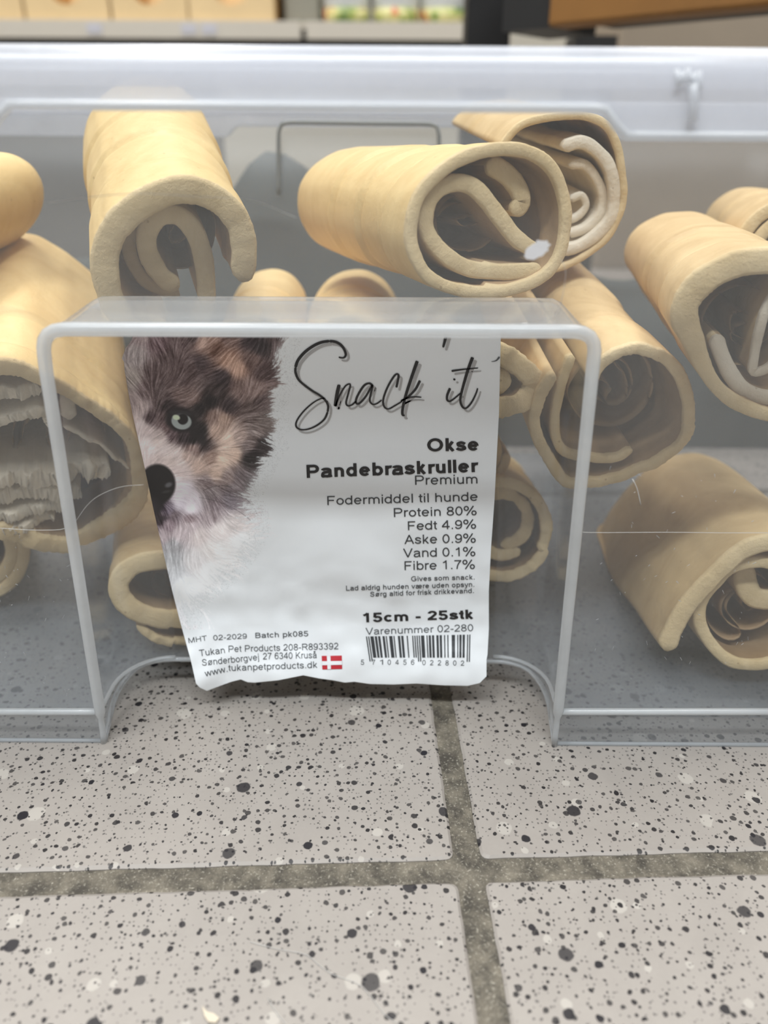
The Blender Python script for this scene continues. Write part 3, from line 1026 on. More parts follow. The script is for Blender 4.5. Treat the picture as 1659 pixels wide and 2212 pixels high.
paint(ell(nx_, ny_, 39, 43, 0.0, 0.14), (27, 24, 25))
paint(ell(nx_ - 12, ny_ + 38, 26, 32, 0.3, 0.35) * 0.97, (25, 22, 24))
paint(ell(240 + 490 / 3.95, 690 + 1412 / 3.95, 8, 5, -0.4, 0.8) * 0.7, (120, 120, 124))
paint(ell(240 + 470 / 3.95, 690 + 1470 / 3.95, 10, 3, -0.2, 0.8) * 0.35, (90, 88, 92))
paint(ell(316, 1092, 26, 20, 0.3, 0.9) * 0.75, (52, 45, 50))
paint(ell(318, 1121, 40, 5, -0.05, 0.9) * 0.85, (42, 36, 40))
# whiskers
for (p0, p1, p2) in (((430, 1075), (500, 1085), (543, 1126)), ((480, 1070), (560, 1078), (640, 1100)), ((440, 1060), (470, 1045), (500, 1052)), ((520, 1070), (545, 1085), (555, 1110))):
    for t in np.linspace(0, 1, 260):
        x = (1 - t) ** 2 * p0[0] + 2 * t * (1 - t) * p1[0] + t * t * p2[0]
        y = (1 - t) ** 2 * p0[1] + 2 * t * (1 - t) * p1[1] + t * t * p2[1]
        ix, iy = int(x - X0), int(y - Y0)
        if 0 <= ix < CW and 0 <= iy < CH: C[iy, ix] = C[iy, ix] * 0.55 + np.array((60, 55, 58)) * 0.45
# where the coat ends against the plain paper
ol_y = np.array([640, 715, 740, 766, 804, 830, 847, 880, 905, 926, 943, 968, 989, 1019, 1052, 1070, 1100, 1150, 1200, 1260, 1310])
ol_x = np.array([606, 615, 612, 600, 602, 604, 589, 582, 589, 594, 577, 587, 567, 554, 539, 528, 540, 545, 520, 470, 400])
edge = np.interp(gy, ol_y, ol_x)
softw = np.interp(gy, [640, 1050, 1100, 1300], [9, 10, 26, 40])
mask = np.clip((edge - gx + fur2 * softw * 0.55 + fur * softw * 0.35) / softw + 0.5, 0, 1)
spk = (nr.random((CH, CW)) > 0.93) & (np.abs(edge + 14 - gx) < 26) & (gy > 720)
PAPERC = np.array((204, 206, 207.0))
C = C * mask[..., None] + PAPERC * (1 - mask[..., None])
C[spk] = C[spk] * 0.82
C = np.clip(C, 0, 255) / 255.0
LIN = np.where(C <= 0.04045, C / 12.92, ((C + 0.055) / 1.055) ** 2.4)

KREF = 1.36
PAPER_LIN = tuple(float(v) for v in (((PAPERC / 255 + 0.055) / 1.055) ** 2.4) * KREF)

LE = [(700, 292), (716, 290), (735, 284), (752, 272), (775, 263), (782, 268), (800, 269), (860, 279), (900, 287), (1000, 310), (1100, 331), (1180, 349), (1280, 372), (1350, 390), (1430, 412), (1470, 421), (1484, 425), (1492, 440)]
RE = [(700, 1084), (720, 1082), (900, 1078), (1000, 1073), (1100, 1068), (1200, 1061), (1300, 1056), (1380, 1056), (1430, 1053), (1455, 1048), (1470, 1036), (1480, 1016)]
BO = [(421, 1474), (432, 1486), (447, 1493), (470, 1484), (500, 1473), (520, 1468), (535, 1474), (550, 1475), (600, 1470), (655, 1459), (690, 1466), (720, 1470), (745, 1475), (765, 1473), (800, 1478), (850, 1479), (900, 1477), (960, 1481), (1010, 1482), (1036, 1476), (1050, 1462)]
LEY, LEX = zip(*LE); REY, REX = zip(*RE); BOX_, BOY = zip(*BO)
NU, NV = 640, 600
us = np.linspace(0, 1, NU); vs = np.linspace(0, 1, NV)
verts, cols = [], np.zeros((NU * NV, 4)); cols[:, 3] = 1
# remember: rows follow the torn left edge and the cut right edge, columns end on the wavy foot
for j, v in enumerate(vs):
    ymid = 700 + v * (1478 - 700)
    xl = np.interp(ymid, LEY, LEX); xr = np.interp(min(ymid, 1440), REY, REX)
    k = sstep(0.9, 1.0, v)
    for i, u in enumerate(us):
        x = xl + (xr - xl) * u
        yb = np.interp(x, BOX_, BOY)
        rc = max(0.0, x - 1022) / 34.0
        if rc > 0: yb = min(yb, 1482 - 34 * (1 - math.sqrt(max(0, 1 - min(1, rc) ** 2))))
        y = 700 + v * (yb - 700)
        verts.append(on_label(x, y))
        if x < X0 + CW - 1 and y < Y0 + CH - 1:
            fx_, fy_ = x - X0, y - Y0
            ix, iy = int(fx_), int(fy_)
            ax_, ay_ = fx_ - ix, fy_ - iy
            c = (LIN[iy, ix] * (1 - ax_) * (1 - ay_) + LIN[iy, ix + 1] * ax_ * (1 - ay_)
                 + LIN[iy + 1, ix] * (1 - ax_) * ay_ + LIN[iy + 1, ix + 1] * ax_ * ay_) * KREF
            cols[j * NU + i, :3] = np.clip(c, 0, 0.95)
        else:
            cols[j * NU + i, :3] = PAPER_LIN
faces = [(j * NU + i, j * NU + i + 1, (j + 1) * NU + i + 1, (j + 1) * NU + i) for j in range(NV - 1) for i in range(NU - 1)]
m = NT('printed_label_paper')
at_ = m.n('ShaderNodeAttribute', attribute_name='print')
m.l(at_.outputs['Color'], m.b.inputs['Base Color'])
m.b.inputs['Roughness'].default_value = 0.38
m.b.inputs['Specular IOR Level'].default_value = 0.5
m.b.inputs['Coat Weight'].default_value = 0.25
m.b.inputs['Coat Roughness'].default_value = 0.25
tc = m.n('ShaderNodeTexCoord')
n1 = m.noise(900, 2, 0.5, tc.outputs['Object'])
n2 = m.noise(70, 4, 0.6, tc.outputs['Object'])
m.bump(m.math('MULTIPLY_ADD', n1.outputs[0], 0.06, m.math('MULTIPLY', n2.outputs[0], 0.5)), 0.3, 0.001)
sheet_o = mk('paper_sheet', verts, faces, m.mat, lab)
ca = sheet_o.data.color_attributes.new('print', 'FLOAT_COLOR', 'POINT')
ca.data.foreach_set('color', cols.ravel())
solidify(sheet_o, 0.00018, -1 if False else 1)

M_INK = simple('black_ink', (0.016, 0.015, 0.016, 1), 0.4)
M_INK2 = simple('dark_grey_ink', (0.045, 0.047, 0.05, 1), 0.4)
M_INK3 = simple('grey_ink', (0.10, 0.105, 0.11, 1), 0.45)
M_SHADOW = simple('printed_grey_ink', (0.42, 0.41, 0.405, 1), 0.45)
M_RED = simple('red_ink', srgb(190, 45, 55), 0.45)
M_WHITE = simple('white_ink', (0.80, 0.80, 0.81, 1), 0.45)
OFF = 0.00022


# --- plain sans lettering drawn with a pen of even width: glyph = advance and pen strokes in em units
def arc(cx, cy, rx, ry, a0, a1, n=22):
    return [(cx + rx * math.cos(math.radians(a0 + (a1 - a0) * k / n)), cy + ry * math.sin(math.radians(a0 + (a1 - a0) * k / n))) for k in range(n + 1)]


def cm(pts):
    return [(p.x, p.y) for p in catmull([Vector((a, b, 0)) for a, b in pts], 0.02)]


CAPH, XH, DE = 0.716, 0.519, -0.21


def glyph(ch, h):
    X, C, Bs = XH - h, CAPH - h, h
    bow = lambda cx: arc(cx, XH / 2, 0.235 - h, XH / 2 + 0.008 - h, 0, 360, 40)
    ls, rs = 0.067 + h, 0.489 - h
    arch = lambda a, b: arc((a + b) / 2, 0.31, (b - a) / 2, X + 0.008 - 0.31, 180, 0) + [(b, 0)]
    a_st = [arc(0.265, 0.375, 0.185 - h * 0.3, X + 0.006 - 0.375, 172, 0) + [(0.452 - h * .3, 0.13), (0.49 - h * .3, 0)],
            cm([(0.445, 0.305), (0.30, 0.283), (0.15, 0.245), (0.075 + h * .5, 0.145), (0.12, 0.06), (0.21, Bs - 0.008), (0.34, 0.055), (0.445, 0.16)])]
    e_at = lambda o_: [[(o_ + 0.045 + h, 0.265), (o_ + 0.515 - h, 0.265)], arc(o_ + 0.28, XH / 2, 0.238 - h, XH / 2 + 0.008 - h, 0, 322, 36)]
    s_pts = [(0.425, 0.375), (0.36, X - 0.03), (0.25, X + 0.008), (0.13, X - 0.03), (0.075 + h * .6, 0.375), (0.14, 0.305), (0.25, 0.265), (0.37, 0.218), (0.43 - h * .3, 0.14), (0.37, Bs + 0.03), (0.25, Bs - 0.008), (0.12, Bs + 0.03), (0.06, 0.15)]
    six = [arc(0.28, 0.235, 0.23 - h, 0.24 - h, 0, 360, 36), cm([(0.48, 0.55), (0.42, C - 0.03), (0.29, C + 0.005), (0.15, C - 0.07), (0.07 + h * .6, 0.45), (0.05 + h, 0.25)])]
    G = {
        ' ': (0.278, []), '.': (0.278, [[(0.139, 0), (0.139, 0.1)]]), '-': (0.333, [[(0.04, 0.255), (0.293, 0.255)]]),
        'a': (0.556, a_st), 'b': (0.556, [[(ls, 0), (ls, CAPH)], bow(0.295)]), 'd': (0.556, [[(rs, 0), (rs, CAPH)], bow(0.261)]),
        'p': (0.556, [[(ls, DE), (ls, XH)], bow(0.295)]), 'o': (0.556, [bow(0.278)]), 'c': (0.5, [arc(0.27, XH / 2, 0.235 - h, XH / 2 + 0.008 - h, 42, 318, 30)]),
        'e': (0.556, e_at(0)), 'f': (0.278, [[(0.09 + h, 0), (0.09 + h, 0.56)] + arc(0.2 + h, 0.57, 0.11, C + 0.008 - 0.57, 180, 75, 10), [(0.015, X), (0.26, X)]]),
        'g': (0.556, [bow(0.261), [(rs, XH), (rs, -0.02)] + arc(0.268, -0.02, rs - 0.268, 0.19 - h, 0, -155, 16)]),
        'h': (0.556, [[(ls, 0), (ls, CAPH)], arch(ls, rs)]), 'i': (0.222, [[(0.111, 0), (0.111, XH)], [(0.111, 0.615), (0.111, CAPH)]]), 'l': (0.222, [[(0.111, 0), (0.111, CAPH)]]),
        'j': (0.222, [[(0.12, XH), (0.12, -0.1)] + arc(0.03, -0.1, 0.09, 0.11 - h, 0, -95, 8), [(0.12, 0.615), (0.12, CAPH)]]),
        'k': (0.5, [[(ls, 0), (ls, CAPH)], [(0.45 - h, XH), (0.08 + h, 0.18)], [(0.2, 0.29), (0.475 - h, 0)]]),
        'm': (0.833, [[(ls, 0), (ls, XH)], arch(ls, 0.416), arch(0.416, 0.77 - h)]), 'n': (0.556, [[(ls, 0), (ls, XH)], arch(ls, rs)]),
        'r': (0.333, [[(ls, 0), (ls, XH)], arc(0.235 + h, 0.3, 0.168, X + 0.006 - 0.3, 180, 72, 12)]), 's': (0.5, [cm(s_pts)]),
        't': (0.278, [[(0.09 + h, 0.66), (0.09 + h, 0.11)] + arc(0.18 + h, 0.115, 0.09, 0.115 - h, 180, 285, 10), [(0.015, X), (0.26, X)]]),
        'u': (0.556, [[(rs, 0), (rs, XH)], [(ls, XH)] + arc((ls + rs) / 2, 0.2, (rs - ls) / 2, 0.208 - h, 180, 360)]),
        'v': (0.5, [[(0.01 + h, XH), (0.25, 0.01)], [(0.49 - h, XH), (0.25, 0.01)]]),
        'w': (0.722, [[(0.01 + h, XH), (0.195, 0.01)], [(0.361, XH), (0.195, 0.01)], [(0.361, XH), (0.527, 0.01)], [(0.712 - h, XH), (0.527, 0.01)]]),
        'y': (0.5, [[(0.01 + h, XH), (0.255, 0.0)], [(0.49 - h, XH), (0.26, -0.06), (0.2, -0.15), (0.14, -0.175), (0.06, -0.165)]]),
        '\u00e5': (0.556, a_st + [arc(0.265, 0.68, 0.075, 0.065, 0, 360, 16)]),
        '\u00f8': (0.611, [arc(0.3, XH / 2, 0.235 - h, XH / 2 + 0.008 - h, 0, 360, 40), [(0.06, 0.0), (0.54, 0.52)]]),
        '\u00e6': (0.889, [[(p[0] * 0.95, p[1]) for p in st] for st in a_st] + e_at(0.335)),
        'A': (0.667, [[(0.01 + h, 0), (0.333, CAPH)], [(0.657 - h, 0), (0.333, CAPH)], [(0.14, 0.24), (0.53, 0.24)]]),
        'B': (0.667, [[(0.075 + h, 0), (0.075 + h, CAPH)], [(0.075 + h, C), (0.36, C)] + arc(0.37, (C + .385) / 2, 0.22 - h, (C - .385) / 2, 90, -90, 14) + [(0.075 + h, 0.385)],
                      [(0.36, 0.385)] + arc(0.39, (.385 + h) / 2, 0.235 - h, (.385 - h) / 2, 90, -90, 14) + [(0.075 + h, Bs)]]),
        'F': (0.611, [[(0.08 + h, 0), (0.08 + h, CAPH)], [(0.08, C), (0.56, C)], [(0.08, 0.36), (0.5, 0.36)]]),
        'G': (0.778, [arc(0.39, 0.358, 0.345 - h, 0.366 - h, 40, 330, 34), [(0.7 - h, 0.09), (0.7 - h, 0.34)], [(0.42, 0.335), (0.7, 0.335)]]),
        'H': (0.722, [[(0.08 + h, 0), (0.08 + h, CAPH)], [(0.64 - h, 0), (0.64 - h, CAPH)], [(0.08, 0.375), (0.64, 0.375)]]),
        'K': (0.667, [[(0.075 + h, 0), (0.075 + h, CAPH)], [(0.62 - h, CAPH), (0.1, 0.24)], [(0.27, 0.40), (0.645 - h, 0)]]),
        'L': (0.556, [[(0.075 + h, 0), (0.075 + h, CAPH)], [(0.075, Bs), (0.53, Bs)]]),
        'M': (0.833, [[(0.075 + h, 0), (0.075 + h, CAPH)], [(0.758 - h, 0), (0.758 - h, CAPH)], [(0.09 + h, CAPH), (0.416, 0.02)], [(0.743 - h, CAPH), (0.416, 0.02)]]),
        'O': (0.778, [arc(0.389, 0.358, 0.35 - h, 0.366 - h, 0, 360, 48)]),
        'P': (0.667, [[(0.075 + h, 0), (0.075 + h, CAPH)], [(0.075, C), (0.38, C)] + arc(0.39, (C + .32) / 2, 0.235 - h, (C - .32) / 2, 90, -90, 16) + [(0.075, 0.32)]]),
        'R': (0.722, [[(0.075 + h, 0), (0.075 + h, CAPH)], [(0.075, C), (0.4, C)] + arc(0.42, (C + .35) / 2, 0.24 - h, (C - .35) / 2, 90, -90, 16) + [(0.075, 0.35)], [(0.36, 0.35), (0.44, 0.30), (0.66, 0)]]),
        'S': (0.667, [cm([(x * 1.3, y * CAPH / XH if 0.1 < y < 0.45 else (C + 0.006 + (y - X - 0.008) if y > 0.3 else y)) for x, y in s_pts])]),
        'T': (0.611, [[(0.305, 0), (0.305, CAPH)], [(0.02, C), (0.59, C)]]), 'V': (0.667, [[(0.01 + h, CAPH), (0.333, 0.01)], [(0.657 - h, CAPH), (0.333, 0.01)]]),
        '0': (0.556, [arc(0.278, 0.355, 0.235 - h, 0.366 - h, 0, 360, 40)]), '1': (0.556, [[(0.32, 0), (0.32, CAPH)], cm([(0.32, 0.70), (0.24, 0.60), (0.11, 0.535)])]),
        '2': (0.556, [arc(0.275, 0.5, 0.215 - h * .7, C + 0.006 - 0.5, 172, -28, 20) + [(0.22, 0.2), (0.08, 0.06 + h * .5)], [(0.035, Bs), (0.5, Bs)]]),
        '3': (0.556, [arc(0.265, 0.53, 0.19 - h * .6, C + 0.006 - 0.53, 165, -88, 18), arc(0.265, 0.195, 0.235 - h, 0.2 - h, 88, -165, 20)]),
        '4': (0.556, [[(0.40 - h * .4, 0), (0.40 - h * .4, CAPH)], [(0.38, 0.69), (0.04, 0.22)], [(0.025, 0.205), (0.525, 0.205)]]),
        '5': (0.556, [[(0.13, C), (0.475, C)], [(0.145, C + h), (0.09 + h * .5, 0.36)], arc(0.265, 0.225, 0.245 - h, 0.24 - h, 140, -165, 26)]),
        '6': (0.556, six), '9': (0.556, [[(0.556 - x, 0.71 - y) for x, y in st] for st in six]),
        '7': (0.556, [[(0.045, C), (0.51, C)], cm([(0.48, C - 0.01), (0.33, 0.45), (0.25, 0.24), (0.215, 0)])]),
        '8': (0.556, [arc(0.278, 0.535, 0.2 - h * .7, 0.185 - h, 0, 360, 30), arc(0.278, 0.195, 0.237 - h, 0.202 - h, 0, 360, 34)]),
        '%': (0.889, [arc(0.2, 0.54, 0.155 - h * .6, 0.185 - h * .6, 0, 360, 26), arc(0.69, 0.165, 0.155 - h * .6, 0.185 - h * .6, 0, 360, 26), [(0.22, -0.02), (0.66, 0.73)]]),
    }
    return G[ch]


def text(name, s, p0, p1, cap, mat, hw=0.042):
    quads = []
    penx = 0.0
    for ch in s:
        adv, strokes = glyph(ch, hw)
        for st in strokes:
            pts = [Vector((p[0], p[1])) for p in st]
            # keep sharp corners, add points on long lines so the print follows the paper
            fine = []
            for a, b in zip(pts[:-1], pts[1:]):
                n = max(1, int((b - a).length / 0.12))
                fine += [a.lerp(b, k / n) for k in range(n)]
            fine.append(pts[-1])
            row = []
            n = len(fine)
            loop = (fine[0] - fine[-1]).length < 1e-4
            for i, p in enumerate(fine):
                a = fine[i - 1] if i else (fine[-2] if loop else p)
                b = fine[i + 1] if i < n - 1 else (fine[1] if loop else p)
                d1, d2 = (p - a), (b - p)
                if d1.length < 1e-6: d1 = d2
                if d2.length < 1e-6: d2 = d1
                d1, d2 = d1.normalized(), d2.normalized()
                t = (d1 + d2)
                t = t.normalized() if t.length > 1e-6 else d1
                m_ = 1 / max(0.6, t.dot(d1))
                nrm = Vector((-t.y, t.x)) * hw * m_
                row.append((p + nrm, p - nrm))
            quads.append([((a.x + penx, a.y), (b.x + penx, b.y)) for a, b in row])
        penx += adv
    allx = [q[0] for r in quads for pr in r for q in pr]
    x0, x1 = min(allx), max(allx)
    ex_, ey_ = p1[0] - p0[0], p1[1] - p0[1]
    L = math.hypot(ex_, ey_)
    nx, ny = ey_ / L, -ex_ / L
    k = cap / CAPH
    vs_, fs = [], []

    def put(q):
        t = (q[0] - x0) / (x1 - x0)
        hh = q[1] * k
        return on_label(p0[0] + ex_ * t + nx * hh, p0[1] + ey_ * t + ny * hh, OFF)
    for r in quads:
        b = len(vs_)
        for a, c in r:
            vs_.append(put(a)); vs_.append(put(c))
        for i in range(len(r) - 1):
            fs.append((b + 2 * i, b + 2 * i + 1, b + 2 * i + 3, b + 2 * i + 2))
    return mk(name, vs_, fs, mat, lab, False)


def q2(x, y): return (600 + x / 3.318, 700 + y / 3.318)
def q3(x, y): return (640 + x / 3.687, 1040 + y / 3.687)
def q4(x, y): return (380 + x / 4.1475, 1290 + y / 4.1475)
def q5(x, y): return (680 + x / 4.1475, 1290 + y / 4.1475)


B1 = 0.072
T = [('heading_text', 'Okse', q2(1072, 914), q2(1440, 906), 28, M_INK, B1),
     ('heading_text', 'Pandebraskruller', q2(208, 1103), q2(1440, 1060), 28, M_INK, B1),
     ('grade_text', 'Premium', q2(985, 1153), q2(1432, 1143), 20, M_INK2),
     ('purpose_text', 'Fodermiddel til hunde', q3(248, 188), q3(1445, 154), 19, M_INK2),
     ('nutrition_text', 'Protein 80%', q3(778, 283), q3(1437, 266), 19, M_INK2),
     ('nutrition_text', 'Fedt 4.9%', q3(890, 388), q3(1433, 373), 19, M_INK2),
     ('nutrition_text', 'Aske 0.9%', q3(862, 498), q3(1430, 485), 19, M_INK2),
     ('nutrition_text', 'Vand 0.1%', q3(852, 605), q3(1427, 592), 19, M_INK2),
     ('nutrition_text', 'Fibre 1.7%', q3(863, 706), q3(1423, 694), 19, M_INK2),
     ('feeding_text', 'Gives som snack.', q3(915, 795), q3(1420, 780), 10.5, M_INK3, 0.052),
     ('feeding_text', 'Lad aldrig hunden v\u00e6re uden opsyn.', q3(397, 870), q3(1418, 838), 10.5, M_INK3, 0.052),
     ('feeding_text', 'S\u00f8rg altid for frisk drikkevand.', q3(588, 918), q3(1414, 888), 10.5, M_INK3, 0.052),
     ('size_text', '15cm - 25stk', q5(432, 226), q5(1420, 193), 20, M_INK, B1),
     ('item_number_text', 'Varenummer 02-280', q5(456, 337), q5(1420, 303), 15, M_INK3),
     ('batch_text', 'MHT', q4(115, 411), q4(280, 387), 11, M_INK3),
     ('batch_text', '02-2029', q4(335, 386), q4(636, 370), 11, M_INK3),
     ('batch_text', 'Batch pk085', q4(712, 366), q4(1186, 349), 11.5, M_INK3, 0.05),
     ('address_text', 'Tukan', q4(212, 530), q4(440, 500), 14, M_INK3),
     ('address_text', 'Pet Products 208-R893392', q4(472, 492), q4(1455, 466), 14, M_INK3),
     ('address_text', 'S\u00f8nderborgvej', q4(235, 614), q4(745, 563), 14, M_INK3),
     ('address_text', '27 6340 Krus\u00e5', q4(780, 558), q4(1262, 545), 14, M_INK3),
     ('web_text', 'www.', q4(264, 712), q4(464, 668), 14, M_INK3),
     ('web_text', 'tukanpetproducts.dk', q4(470, 662), q4(1266, 632), 14, M_INK3)]
for a in T: text(*a)


def ribbon(strokes, name, mat, dx=0, dy=0, off=OFF):
    vs_, fs = [], []
    for pts, w0, w1 in strokes:
        c = catmull([Vector((p[0], p[1], 0)) for p in pts], 5)
        n = len(c); b = len(vs_)
        for i, p in enumerate(c):
            t = c[min(i + 1, n - 1)] - c[max(i - 1, 0)]
            t.normalize()
            u = i / (n - 1)
            wd = (w0 + (w1 - w0) * u) * 1.2
            # the pen presses on down strokes
            wd *= 0.8 + 0.35 * abs(t.y) if not (0.02 < u < 0.98) else 0.85 + 0.3 * abs(t.y)
            if i == 0 or i == n - 1: wd *= 0.55
            for sg in (1, -1):
                x, y = p.x - t.y * wd * sg / 2, p.y + t.x * wd * sg / 2
                px, py = q2(x, y)
                vs_.append(on_label(px + dx, py + dy, off))
        for i in range(n - 1):
            fs.append((b + 2 * i, b + 2 * i + 1, b + 2 * i + 3, b + 2 * i + 2))
    return mk(name, vs_, fs, mat, lab, False)


SCRIPT = [
    ([(436, 237), (455, 242), (475, 240), (487, 222), (480, 190), (455, 152), (415, 128), (370, 122)], 10, 19),
    ([(370, 122), (310, 132), (250, 160), (190, 205), (145, 260), (127, 310)], 19, 16),
    ([(127, 310), (128, 350), (150, 400), (195, 440), (250, 480), (300, 510), (340, 545), (360, 585), (358, 630)], 13, 11),
    ([(358, 630), (335, 680), (290, 720), (235, 748), (180, 758), (140, 745), (130, 715), (150, 670), (200, 610), (260, 560), (310, 535), (340, 532)], 11, 8),
    ([(440, 435), (425, 500), (412, 590)], 18, 18),
    ([(412, 590), (440, 520), (480, 450), (510, 430), (520, 440), (505, 500), (490, 560), (500, 585), (530, 580), (560, 555)], 9, 10),
    ([(680, 440), (655, 425), (620, 440), (585, 490), (562, 540), (565, 570), (590, 565), (630, 520), (665, 460), (680, 440), (667, 500), (660, 550), (680, 575), (710, 570), (745, 545)], 13, 9),
    ([(850, 455), (862, 400), (865, 365), (845, 362), (810, 410), (775, 480), (755, 550), (765, 595), (795, 608), (840, 585), (890, 555)], 12, 9),
    ([(1000, 265), (960, 380), (915, 520), (895, 610), (895, 650), (910, 655)], 18, 13),
    ([(1020, 405), (985, 470), (930, 525), (885, 550), (930, 530), (980, 522), (1030, 525)], 14, 8),
    ([(1208, 75), (1198, 120), (1185, 168)], 19, 11),
    ([(1235, 460), (1215, 510), (1215, 545), (1235, 553), (1270, 530), (1310, 495)], 14, 8),
    ([(1258, 394), (1266, 397), (1273, 401)], 14, 14),
    ([(1397, 238), (1360, 340), (1315, 500), (1310, 560), (1330, 600), (1355, 600), (1390, 560), (1420, 500), (1433, 460)], 18, 8),
    ([(1245, 337), (1330, 325), (1437, 315)], 14, 7)]
ribbon(SCRIPT, 'script_drop_shadow', M_SHADOW, 6.5, 6.5, OFF * 0.6)
ribbon(SCRIPT, 'script_text', M_INK, 0, 0, OFF * 1.2)
ribbon([([(1530, 270), (1565, 262), (1590, 235)], 3, 12)], 'ink_mark', M_INK3)

# barcode: EAN-13
Lc = ['0001101', '0011001', '0010011', '0111101', '0100011', '0110001', '0101111', '0111011', '0110111', '0001011']
Gc = [''.join('1' if c == '0' else '0' for c in s)[::-1] for s in Lc]
Rc = [''.join('1' if c == '0' else '0' for c in s) for s in Lc]
par = 'LGGLLG'
code = '5710456022802'
bits = '101' + ''.join((Lc if par[i] == 'L' else Gc)[int(code[i + 1])] for i in range(6)) + '01010' + ''.join(Rc[int(code[i + 7])] for i in range(6)) + '101'
bv, bf = [], []
i = 0
TL, TR, BL, BR = q5(458, 352), q5(1394, 335), q5(486, 541), q5(1390, 541)
while i < 95:
    if bits[i] == '1':
        j = i
        while j < 95 and bits[j] == '1': j += 1
        guard = i < 3 or 45 <= i < 50 or i >= 92
        b = len(bv)
        ext = 1.18 if guard else 1.0
        for tt in (i / 95, j / 95):
            for kk in (0, 0.25, 0.5, 0.75, 1):
                x = (TL[0] + (TR[0] - TL[0]) * tt) * (1 - kk * ext) + (BL[0] + (BR[0] - BL[0]) * tt) * kk * ext
                y = (TL[1] + (TR[1] - TL[1]) * tt) * (1 - kk * ext) + (BL[1] + (BR[1] - BL[1]) * tt) * kk * ext
                bv.append(on_label(x, y, OFF))
        for kk in range(4): bf.append((b + kk, b + kk + 1, b + 6 + kk, b + 5 + kk))
        i = j
    else:
        i += 1
mk('barcode', bv, bf, M_INK2, lab, False)
for ch, x, y in [('5', 427, 605)] + [(c, 527 + k * 70, 605) for k, c in enumerate('710456')] + [(c, 978 + k * 69, 608 + k) for k, c in enumerate('022802')]:
    text('barcode_digit', ch, q5(x - 15, y), q5(x + 15, y), 11, M_INK3)


def patch(name, quad, mat, off=OFF, parent=lab):
    n = 6
    vs_ = []
    for a in range(n + 1):
        for b in range(n + 1):
            s, t = a / n, b / n
            x = (quad[0][0] * (1 - s) + quad[1][0] * s) * (1 - t) + (quad[3][0] * (1 - s) + quad[2][0] * s) * t
            y = (quad[0][1] * (1 - s) + quad[1][1] * s) * (1 - t) + (quad[3][1] * (1 - s) + quad[2][1] * s) * t
            vs_.append(on_label(x, y, off))
    fs = [(a * (n + 1) + b, a * (n + 1) + b + 1, (a + 1) * (n + 1) + b + 1, (a + 1) * (n + 1) + b) for a in range(n) for b in range(n)]
    return mk(name, vs_, fs, mat, parent, False)


fe = patch('flag', [q4(1306, 526), q4(1486, 523), q4(1490, 643), q4(1312, 648)], M_RED)
fe['label'] = 'small red flag with a white cross'
patch('flag_cross', [q4(1352, 526), q4(1384, 525), q4(1389, 645), q4(1358, 646)], M_WHITE, OFF * 1.6, fe)
patch('flag_cross', [q4(1307, 574), q4(1487, 571), q4(1489, 606), q4(1310, 610)], M_WHITE, OFF * 1.9, fe)

# ------------------------------------------------------------------ background: shelf with crates and tubs
M_RAIL = simple('cream_shelf_metal', srgb(205, 198, 185), 0.4, 0.03)
M_TAG = simple('pale_price_ticket', srgb(196, 195, 202), 0.5)
M_DARKG = simple('dark_grey_metal', srgb(48, 47, 46), 0.5)
M_BLACK = simple('black_metal', srgb(30, 29, 29), 0.5)
M_CRATE = simple('pale_pine', srgb(226, 198, 150), 0.6, 0.12, 14)
M_CRATE_D = simple('pine_end', srgb(186, 146, 92), 0.6, 0.15, 14)
M_TUB = simple('white_tub_plastic', srgb(228, 232, 233), 0.3)
M_OAK = simple('brown_oiled_wood', srgb(150, 106, 56), 0.5, 0.3, 9)
M_GREYBOX = simple('grey_olive_card', srgb(140, 138, 126), 0.7)
M_BEIGE = simple('beige_grey_panel', srgb(196, 190, 176), 0.6, 0.04)
M_BROWN = simple('brown_grey_card', srgb(160, 146, 128), 0.8, 0.1, 12)
M_MID = simple('mid_grey_panel', srgb(110, 108, 104), 0.6)

DS = 2.0


def SX(px, y=60, D=DS): return at_y(px, y, D).x
def SZ(y, px=600, D=DS): return at_y(px, y, D).z


zt, zb = SZ(46), SZ(84)
shelf = empty('store_shelf', (-0.2, DS + 0.2, 0))
tag(shelf, 'blurred cream metal store shelf behind the bin with crates and tubs on it', 'shelf')
xsplit = SX(655)
MB().box((-1.6, DS + 0.012, zt - 0.012), (SX(1012), DS + 0.45, zt)).build('shelf_board', M_RAIL, shelf, False)
MB().box((-1.6, DS, zb), (xsplit - 0.006, DS + 0.012, zt + 0.001)).build('price_rail', M_RAIL, shelf, False)
MB().box((xsplit + 0.006, DS, zb), (SX(1004), DS + 0.012, zt + 0.001)).build('price_rail', M_RAIL, shelf, False)
MB().box((-1.6, DS + 0.03, zb - 0.02), (SX(1012), DS + 0.44, zb + 0.004)).build('shelf_gap_shade', M_DARKG, shelf, False)  # dark strip standing in for the shaded gap under the rail
MB().box((-1.6, DS + 0.45, 0), (SX(1012), DS + 0.47, 1.5)).build('back_panel', M_MID, shelf, False)
MB().box((-1.6, DS + 0.06, 0.002), (SX(1012), DS + 0.08, zb - 0.022)).build('kick_panel', M_BEIGE, shelf, False)
for px in (204, 408, 452):
    MB().box((SX(px - 16), DS - 0.002, zb + 0.008), (SX(px + 16), DS, zt - 0.006)).build('price_ticket', M_TAG, shelf, False)


